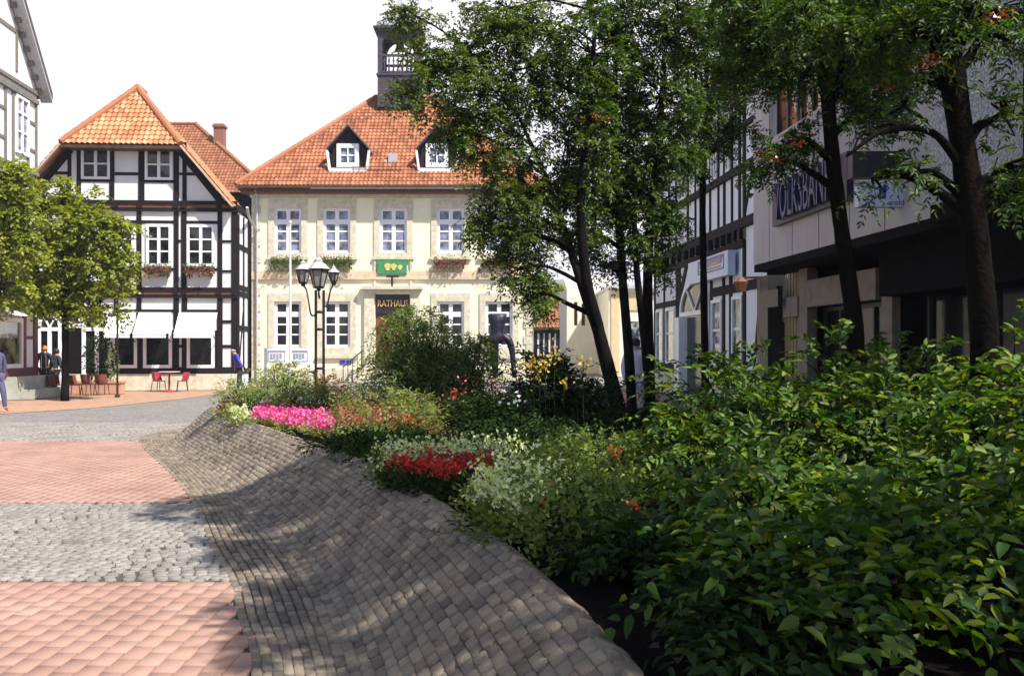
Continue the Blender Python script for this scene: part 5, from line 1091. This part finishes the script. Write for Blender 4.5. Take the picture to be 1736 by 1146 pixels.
for px, py, l in ((893,612,'yellow bloom cluster on a tall stem just right of the statue'),(905,598,'yellow bloom cluster on a tall stem above its lower neighbour, near the outbuilding'),(925,606,'yellow bloom cluster on a tall stem in the middle of the yellow group'),(940,590,'pale yellow bloom cluster on a tall stem below the outbuilding roof'),(915,622,'low yellow bloom cluster amid the dark leaves below the taller ones'),(989,602,'single yellow bloom cluster left of the leaning trunk'),(956,640,'small bright yellow bloom alone in the dark leaves')):
    blooms('yellow_flower', l, px, py+10, 11.0, m_yel, n=20 if py < 630 else 14, s=.045 if py < 630 else .02)
for px, py, Y, l in ((932,828,6.0,'orange-red bloom, uppermost of the scattered ones on the fine-leaved plant'),(915,858,5.8,'large red bloom low on the fine-leaved plant near the dark gap'),(948,871,5.7,'small red bloom right of the large one at the lower edge of the plant'),(1072,862,5.6,'red bloom against the edge of the broad-leaved shrubs'),(1045,765,7.2,'orange blooms at the top of the fine-leaved plant'),(886,868,5.9,'faint red bloom left of the large one at the lower edge'),(770,672,11,'red bloom in the shaded middle of the bed'),(693,712,11.5,'coral pink bloom cluster beside the coral patch')):
    blooms('red_flower', l, px, py, Y, m_red if 'red bloom' in l and 'orange' not in l else m_orange, n=22, s=.018*(Y/6), fs=.03)

# ============================================================ STREET FURNITURE
m_iron = M('black_iron', (.015,.015,.018), (.03,.03,.033), rough=.4, scale=8, metal=.4)
m_opal = M('lantern_glass', (.22,.21,.18), (.32,.30,.27), rough=.2, scale=3)
YLp = 23.0; lx = px_at(542, YLp)
LP = thing('street_lamp', 'black cast-iron street lamp with three lanterns in front of the town hall', 'street lamp', (lx, YLp, 0))
b = MB(); b.lathe([(.16,0),(.16,.12),(.11,.2),(.09,.5),(.11,.55),(.07,.65),(.055,.9)], (lx, YLp, 0), 12)
zl = Z_(492, YLp)
for s in (-.09, .09):
    b.tube([(lx+s, YLp, .6), (lx+s, YLp, zl)], .032, 8)
for z in (1.1, 2.0, 2.4): b.lathe([(.09,0),(.1,.03),(.09,.06)], (lx, YLp, z), 10)
b.build('post', m_iron, LP)
def lantern(x, y, z, s, arm):
    if arm: p = MB(); p.tube(catmull([arm, ((arm[0]*2+x)/3, (arm[1]*2+y)/3, arm[2]+.05), ((arm[0]+x*2)/3, (arm[1]+y*2)/3, z-.18), (x, y, z-.03)], 5).tolist(), .022, 6); p.tube([(x, y, z-.05), (x, y, z)], .05, 8); ao = p.build('arm', m_iron, LP)
    p = MB(); p.lathe([(.13*s,0),(.13*s,.02),(.15*s,.05)], (x, y, z), 6)
    for k in range(6): a = 2*math.pi*k/6; p.tube([(x+.135*s*math.cos(a), y+.135*s*math.sin(a), z+.04), (x+.24*s*math.cos(a), y+.24*s*math.sin(a), z+.46*s)], .013, 4)
    p.lathe([(.27*s,.46*s),(.28*s,.49*s),(.25*s,.5*s)], (x, y, z), 6); f = p.build('lantern', m_iron, LP)
    p = MB(); p.lathe([(.12*s,.05),(.225*s,.455*s)], (x, y, z), 6); p.build('lantern_glass', m_opal, f)
    p = MB(); p.lathe([(.29*s,.505*s),(.17*s,.64*s),(.10*s,.68*s),(.10*s,.74*s),(.03*s,.80*s),(.015*s,.9*s)], (x, y, z), 6); p.build('lantern_cap', m_zinc, f)
lantern(lx+.05, YLp-.38, Z_(491, YLp), .88, (lx, YLp-.02, Z_(506, YLp)))
lantern(lx-.47, YLp+.42, Z_(480, YLp), .68, (lx-.12, YLp, Z_(535, YLp)))
lantern(lx+.24, YLp+.46, Z_(478, YLp), .5, (lx+.10, YLp, Z_(520, YLp)))
b = MB(); fx = px_at(492, 40.); b.tube([(fx, 40, 0), (fx, 40, Z_(470, 40)), (fx, 40, Z_(380, 40))], [.06,.05,.035], 8); b.lathe([(.04,0),(.07,.05),(.05,.11),(.01,.13)], (fx, 40, Z_(380, 40)), 8)
tag(b.build('flag_pole', M('pole_paint', (.62,.58,.46), (.70,.66,.55), rough=.5)), 'tall bare pale flag pole standing before the left window of the town hall', 'flag pole')
YN = 41.0; NB = thing('notice_board', 'white double notice board on posts before the town hall', 'notice board', (px_at(490, YN), YN, 0)); F_ = Fr(0, YN, 1, 0); nx = lambda px: px_at(px, YN)
for px in (450, 489, 527): b = MB(); b.fbox(F_, nx(px)-.05, nx(px)+.05, 0, Z_(590, YN), -.05, .05); b.build('post', m_white, NB)
for a_, c_ in ((452, 487), (491, 525)):
    b = MB(); b.fbox(F_, nx(a_), nx(c_), Z_(616, YN), Z_(591, YN), .0, .04); o = b.build('panel', m_white, NB)
    b = MB(); u0_, u1_, z0_, z1_ = nx(a_)+.07, nx(c_)-.07, Z_(613, YN), Z_(594, YN)
    for q in ((u0_,u1_,z0_,z0_+.03),(u0_,u1_,z1_-.08,z1_),(u0_,u0_+.03,z0_+.03,z1_-.08),(u1_-.03,u1_,z0_+.03,z1_-.08)): b.fbox(F_, *q, .04, .05)
    for i in range(4):
        uu = u0_+.08+(u1_-u0_-.2)*i/4; b.fbox(F_, uu, uu+.1, z0_+.08+.04*(i % 2), z1_-.13, .04, .046)
    b.build('notice', M('grey_blue_ink', (.20,.23,.32), (.30,.33,.42)), o)
# statue: dark bronze robed torso striding on splayed legs
YS = 21.5; sxm = px_at(846, YS); s_ = YS/FPX
def sk(px, py, dy=0): return (px_at(px, YS), YS+dy, Z_(py, YS))
ST = thing('statue', 'dark bronze headless striding figure statue standing in the bed before the right window', 'statue', (sxm, YS, .3))
b = MB(); b.lathe([(.30,0),(.30,.05),(.24,.08),(.23,.55),(.28,.6),(.28,.66)], (px_at(842, YS), YS, .0), 4, rot=math.pi/4); b.build('plinth', m_sand, ST)
def skinned(name, verts, edges, radii, mat, parent=None, sub=2, label=None):
    me = bpy.data.meshes.new(name); V = [Vector(v) for v in verts]
    o = bpy.data.objects.new(name, me); COL.objects.link(o)
    if parent is not None:
        mi = worldmat(parent).inverted(); V = [mi @ v for v in V]; o.parent = parent
    else: o.location = V[0]; V = [v-V[0] for v in V] if False else [v-Vector(verts[0]) for v in V]
    me.from_pydata(V, edges, []); 
    md = o.modifiers.new('skin', 'SKIN'); lay = me.skin_vertices[0].data if me.skin_vertices else None
    if lay is None: return o
    for i, r in enumerate(radii): lay[i].radius = (r, r) if not hasattr(r, '__len__') else r; lay[i].use_root = (i == 0)
    md.use_smooth_shade = True; s = o.modifiers.new('sub', 'SUBSURF'); s.levels = sub; s.render_levels = sub
    me.materials.append(mat)
    # bake so that it is an ordinary mesh
    dg = bpy.context.evaluated_depsgraph_get(); dg.update(); new = bpy.data.meshes.new_from_object(o.evaluated_get(dg)); o.modifiers.clear(); o.data = new; new.name = name
    if not new.materials: new.materials.append(mat)
    new.shade_smooth(); return o
b = MB(); ring = lambda px0, px1, py, d: [(px_at(px0,YS), YS-d, Z_(py,YS)), (px_at(px1,YS), YS-d, Z_(py,YS)), (px_at(px1,YS), YS+d, Z_(py,YS)), (px_at(px0,YS), YS+d, Z_(py,YS))]
secs = [(828,859,532,.10),(827,859,537,.14),(830,857,548,.16),(832,853,562,.15),(829,854,568,.17),(824,856,576,.19),(821,850,583,.17)]
vs = []; K = 12
for a0, a1, py, d in secs:
    cx_, rx_ = px_at((a0+a1)/2, YS), (a1-a0)/2*s_
    for k in range(K): t_ = 2*math.pi*k/K; rr2 = 1/(abs(math.cos(t_))**3.2+abs(math.sin(t_))**3.2)**(1/3.2); vs.append((cx_+rx_*math.cos(t_)*rr2, YS+d*math.sin(t_)*rr2, Z_(py, YS)))
b.add(vs, [(i*K+k, i*K+(k+1) % K, (i+1)*K+(k+1) % K, (i+1)*K+k) for i in range(len(secs)-1) for k in range(K)]+[tuple(range(K)), tuple((len(secs)-1)*K+k for k in range(K))])
m_bronze = M('dark_bronze', (.018,.018,.035), (.045,.042,.06), rough=.45, scale=12, metal=.5, bump=.5, bscale=25)
b.build('torso', m_bronze, ST, smooth=True)
b = MB(); b.tube(catmull([sk(827,575), sk(824,580), sk(823,586)], 4).tolist(), [.09]*4+[.07]*4+[.04], 8)
b.tube(catmull([sk(838,580), sk(838,600), sk(839,620), sk(840,640)], 4).tolist(), np.linspace(.10,.06,13).tolist(), 8)
b.tube(catmull([sk(852,570), sk(862,577), sk(867,590), sk(869,604), sk(872,640)], 4).tolist(), np.linspace(.09,.05,17).tolist(), 8)
b.build('leg', m_bronze, ST, smooth=True)

# ============================================================ CAFE FURNITURE
m_redp = M('red_plastic', (.28,.025,.05), (.34,.04,.06), rough=.4)
m_pinkt = M('pink_tabletop', (.62,.30,.36), (.70,.40,.44), rough=.4)
def cafe_table(x, y, label, group=None):
    t = thing('cafe_table', label, 'table', (x, y, 0), 0, group)
    b = MB(); b.lathe([(.38,.70),(.40,.715),(.38,.73)], (x, y, 0), 20); b.build('tabletop', m_pinkt, t)
    b = MB(); b.lathe([(.25,.0),(.24,.03),(.04,.06),(.035,.68),(.12,.699)], (x, y, 0), 12); b.build('pedestal', m_redp, t)
def cafe_chair(x, y, rz, label, group, mat=m_redp, sc_=.84):
    t = thing('cafe_chair', label, 'chair', (x, y, 0), 0, group)
    b = MB(); b.hexa([(x-.22,y-.22,.43),(x+.22,y-.22,.43),(x+.2,y+.2,.43),(x-.2,y+.2,.43),(x-.22,y-.22,.46),(x+.22,y-.22,.46),(x+.2,y+.2,.46),(x-.2,y+.2,.46)]); b.build('seat', mat, t)
    b = MB(); k = 8; vs = []
    for z, oy in ((.47,.19),(.62,.24),(.84,.28)):
        for i in range(k+1): a = math.pi*(i/k); vs.append((x-.24*math.cos(a), y+oy-.22+.25*math.sin(a), z))
    vs += [(vx*1, vy+.02, vz) for vx, vy, vz in vs]; n_ = 3*(k+1); fs = [(r*(k+1)+i, r*(k+1)+i+1, (r+1)*(k+1)+i+1, (r+1)*(k+1)+i) for r in range(2) for i in range(k)]
    fs += [tuple(q+n_ for q in f) for f in fs]; b.add(vs, fs); b.build('backrest', mat, t)
    for sx_, sy_ in ((-1,-1),(1,-1),(1,1),(-1,1)): b = MB(); b.tube([(x+.19*sx_, y+.18*sy_, .43), (x+.23*sx_, y+.23*sy_, 0)], .016, 6); b.build('leg', m_iron, t)
    t.rotation_euler = (0, 0, rz); t.scale = (sc_,)*3; return t
YC = 36.9
cafe_table(px_at(287, YC), YC, 'small pink-topped cafe table with red pedestal between its two chairs before the shop windows')
cafe_chair(px_at(274, YC)-.15, YC+.1, R(75), 'red cafe chair left of the pink-topped table', 'red cafe chairs')
cafe_chair(px_at(303, YC)+.1, YC+.1, R(-75), 'red cafe chair right of the pink-topped table', 'red cafe chairs')
m_rb = M('red_brown_wood', (.12,.035,.025), (.18,.06,.04), rough=.6)
for i, (px, Y, l) in enumerate(((78,33.5,'red-brown chair in the row by the tree, behind the person with orange hair'),(92,33,'red-brown chair just left of the tree trunk'),(128,33.2,'red-brown chair just right of the tree trunk'),(150,33.8,'red-brown chair farther right of the tree trunk'),(172,34.2,'red-brown chair at the right end of the row by the thin pole'))):
    cafe_chair(px_at(px, Y), Y, R(20+40*i), l, 'red-brown chairs by the tree', m_rb)
Yb2 = 34.6; b = MB(); b.box(px_at(118,Yb2), px_at(205,Yb2), Yb2, Yb2+.4, 0, .38); b.box(px_at(118,Yb2)-.03, px_at(205,Yb2)+.03, Yb2-.03, Yb2+.43, .381, .45)
o = b.build('planter_box', M('terracotta_box', (.42,.22,.15), (.52,.30,.21), bump=.3)); tag(o, 'long low terracotta-coloured planter before the shop doors', 'planter')
tt_ = thing('potted_plant', 'dark leafy potted plant growing up in front of the shop window', 'plant', (px_at(170,Yb2), Yb2+.2, .45))
P, d = in_ell(500, (px_at(165,Yb2), Yb2+.2, 1.25), (.55,.3,.85), .2); leafmesh('foliage', P, d+rnd_dir(500)*.5, rnd_dir(500)+np.array([0,0,1.]), .13, .08, m_bushd, tt_, simple=True)
P, d = in_ell(160, (px_at(188,Yb2), Yb2+.15, 1.0), (.2,.2,.55), .2); leafmesh('light_foliage', P, d+rnd_dir(160)*.5, rnd_dir(160)+np.array([0,0,1.]), .10, .05, m_lime, tt_, simple=True)
b = MB(); q = px_at(165,Yb2); b.tube([(q, Yb2+.2, .44), (q+.03, Yb2+.2, 1.5)], .02, 5); b.build('stem', m_bark, tt_)
b = MB(); xq = px_at(199, 32.5); b.tube([(xq, 32.5, 0), (xq, 32.5, 3.0)], .035, 8); b.lathe([(.05,0),(.05,.06),(.01,.1)], (xq, 32.5, 3.0), 8); b.lathe([(.09,0),(.09,.05),(.04,.1)], (xq, 32.5, 0), 8)
tag(b.build('metal_post', m_iron), 'thin dark metal post standing before the awninged shop window', 'post')
b = MB(); b.box(px_at(53,33.8), px_at(64,33.8), 33.78, 33.82, .75, 1.95); b.box(px_at(54,33.8), px_at(55.5,33.8), 33.83, 33.87, 0, 1.9); b.box(px_at(61.5,33.8), px_at(63,33.8), 33.83, 33.87, 0, 1.9)
tag(b.build('menu_board', M('pale_pink_board', (.78,.66,.74), (.82,.72,.78))), 'pale pink standing board beside the person with orange hair', 'board')
# right side street: small things between the trunks
cafe_chair(px_at(1052, 21), 21.0, R(100), 'red chair glimpsed between the leaning trunk and the slim trunk', 'red cafe chairs')
b = MB(); xx = px_at(1087, 21.3); b.lathe([(.36,.70),(.38,.72),(.38,.745),(.36,.76)], (xx, 21.3, 0), 18); b.lathe([(.22,0),(.2,.03),(.03,.06),(.03,.69),(.1,.699)], (xx, 21.3, 0), 10)
for k in range(8):
    a = 2*math.pi*k/8; a2 = a+.6; b.add([(xx+.385*math.cos(a), 21.3+.385*math.sin(a), .742), (xx+.385*math.cos(a2), 21.3+.385*math.sin(a2), .742), (xx+.40*math.cos(a2), 21.3+.40*math.sin(a2), .42), (xx+.40*math.cos(a), 21.3+.40*math.sin(a), .42)], [(0,1,2,3)])
tag(b.build('covered_table', M('peach_cloth', (.68,.34,.24), (.74,.42,.32), rough=.8)), 'round table under a peach cloth beside the person in white', 'table')

# ============================================================ PEOPLE
def person(label, x, y, rz, coat, trous, hair, skin=None, pose='stand', h=1.7, arms=((.22,.12),(.22,-.05)), lean=0, bald=False, shoe=None, stripes=None, lapel=None, stride=.12):
    """faces -Y before rotation; body is one skinned mesh, clothes and hair are children"""
    skin = skin or M('skin', (.50,.28,.20), (.58,.34,.26), rough=.5)
    s = h/1.7; Rm = Matrix.Rotation(rz, 4, 'Z'); 
    def T_(p): q = Rm @ Vector((p[0]*s, p[1]*s, 0)); return (x+q.x, y+q.y, max(0, p[2]*s))
    ly = lambda z: -lean*max(0, z-.9)
    V = []; E = []; Rr = []
    def v(p, r, par=None):
        V.append(T_(p)); Rr.append(r*s if not hasattr(r, '__len__') else (r[0]*s, r[1]*s)); i = len(V)-1
        if par is not None: E.append((par, i))
        return i
    pel = v((0,0,.92), (.13,.10)); wa = v((0,ly(1.08),1.08), (.115,.09), pel); ch = v((0,ly(1.30),1.30), (.14,.10), wa); nb = v((0,ly(1.44),1.44), .07, ch); nk = v((0,ly(1.50)-.01,1.50), .05, nb)
    hd = v((0,ly(1.58)-.02,1.57), (.072,.085), nk); ht = v((0,ly(1.66)-.015,1.66), (.07,.08), hd)
    joints = {}
    for sx in (-1, 1):
        hp = v((.085*sx,0,.88), .085, pel); kn = v((.10*sx,-stride*sx*.5-.03,.48), .058, hp); an = v((.10*sx,-stride*sx+.02,.09), .038, kn); to = v((.11*sx,-stride*sx-.12,.035), .033, an)
        sh = v((.185*sx,ly(1.40),1.40), .055, nb); 
        ex, ey = arms[0 if sx < 0 else 1]
        el = v((.25*sx,ly(1.14)-ey*.3,1.14), .042, sh); wr = v((ex*sx,ly(.93)-ey,.90+abs(ey)*.8), .028, el); pa = v((ex*sx,ly(.85)-ey*1.15,.83+abs(ey)*.85), (.035,.02), wr)
        for k, dx in enumerate((-.028,-.01,.01,.026)): f1 = v((ex*sx+dx,ly(.8)-ey*1.2,.775+abs(ey)*.85-.004*abs(k-1.5)), .0085, pa); v((ex*sx+dx*1.1,ly(.76)-ey*1.2-.015,.735+abs(ey)*.85-.006*abs(k-1.5)), .008, f1)
        th = v((ex*sx-.035*sx,ly(.82)-ey*1.15-.02,.81+abs(ey)*.85), .010, pa); v((ex*sx-.045*sx,ly(.8)-ey*1.15-.035,.78+abs(ey)*.85), .009, th)
        joints[sx] = (hp, kn, an, to, sh, el, wr)
    nose = v((0,ly(1.58)-.125,1.585), .012, hd)
    body = skinned('person', V, E, Rr, skin); tag(body, label, 'person')
    g_ = 1.16
    def sub_(idx, name, mat, extra=1.14, cut=None):
        mp = {i: k for k, i in enumerate(idx)}; rad = [tuple(q*extra+.012 for q in (r if hasattr(r, '__len__') else (r, r))) for r in (Rr[i] for i in idx)]
        vv = [V[i] for i in idx]
        if cut:
            for i, f, par in cut: vv[mp[i]] = tuple(Vector(V[par]).lerp(Vector(V[i]), f))
        return skinned(name, vv, [(mp[a], mp[b_]) for a, b_ in E if a in mp and b_ in mp], rad, mat, body)
    hpL, knL, anL, toL, shL, elL, wrL = joints[-1]; hpR, knR, anR, toR, shR, elR, wrR = joints[1]
    ct = sub_([pel, wa, ch, nb, shL, elL, wrL, shR, elR, wrR], 'jacket', coat)
    sub_([pel, hpL, knL, anL, hpR, knR, anR], 'trousers', trous, 1.10)
    for j in ((anL, toL), (anR, toR)): skinned('shoe', [V[j[0]], V[j[1]]], [(0,1)], [(.045*s,.045*s),(.042*s,.038*s)], shoe or m_iron, body)
    c = T_((0, ly(1.62)+.01, 1.625)); b = MB(); b.lathe([(.096*s,-.05 if not bald else -.04),(.102*s,0),(.095*s,.05),(.065*s,.09),(.02*s,.108)] if not bald else [(.088*s,-.06),(.094*s,-.03),(.088*s,0)], c, 14, sx=.9, sy=1.0); b.build('hair', hair, body, smooth=True)
    b = MB()
    for sx in (-1, 1): q = T_((.034*sx, ly(1.6)-.098, 1.615)); b.lathe([(.003,-.01),(.009,0),(.003,.01)], q, 6)
    q = T_((0, ly(1.54)-.092, 1.545)); b.lathe([(.006,-.005),(.02,0),(.006,.005)], q, 6); b.build('face_features', m_dark, body)
    if stripes:
        b = MB()
        for dx in (-.10, .04): b.tube([T_((dx, .125, 1.38)), T_((dx*1.1, .14, 1.1)), T_((dx*1.2, .13, .80))], .014, 6); 
        b.build('stripe', stripes, ct)
    return body
m_navy = M('navy_cloth', (.018,.022,.03), (.03,.035,.045)); m_blue = M('blue_cloth', (.05,.05,.32), (.08,.07,.42)); m_wcl = M('white_cloth', (.68,.66,.76), (.60,.58,.68)); m_gcl = M('grey_cloth', (.38,.38,.46), (.46,.46,.54))
m_jeans = M('jeans_cloth', (.05,.05,.11), (.08,.08,.16))
person('person with orange hair seen from behind in a dark jacket with white stripes', px_at(75,33.2), 33.2, R(185), m_navy, M('black_cloth', (.012,.015,.016)), M('orange_hair', (.85,.15,.03), (.9,.22,.04)), stripes=M('white_stripe', (.6,.62,.66)), h=1.66, stride=.05)
person('person in black leaning beside the tree trunk, partly hidden by it', px_at(92,33.6), 33.6, R(150), m_navy, m_navy, m_dark, h=1.55, lean=.15, stride=.05)
person('balding person in a blue jacket at the corner of the half-timbered house', px_at(407,36.2), 36.2, R(-60), m_blue, m_navy, M('grey_hair', (.35,.28,.22)), h=1.60, lean=.35, bald=True)
person('person in a white shirt and pale trousers walking away between the slim tree trunks', px_at(1078,20.5), 20.5, R(170), m_wcl, m_gcl, M('black_hair', (.012,.010,.02)), h=1.78)
person('person in blue jeans and a red shoe walking out of view at the left edge', px_at(-7,25.2), 25.2, R(60), m_jeans, m_jeans, m_dark, h=1.7, stride=.25, shoe=m_redp)

# ============================================================ AIR
hz_ = MB(); hz_.box(-950, 1700, -30, 1700, -3.5, 118)
hm = bpy.data.materials.new('haze'); hm.use_nodes = True; hn = hm.node_tree; hn.nodes.clear(); ho = hn.nodes.new('ShaderNodeOutputMaterial'); hv = hn.nodes.new('ShaderNodeVolumePrincipled')
hv.inputs['Color'].default_value = (.80, .86, 1, 1); hv.inputs['Density'].default_value = .0004; hn.links.new(hv.outputs['Volume'], ho.inputs['Volume'])
ho_ = hz_.build('haze', hm); ho_['kind'] = 'stuff'
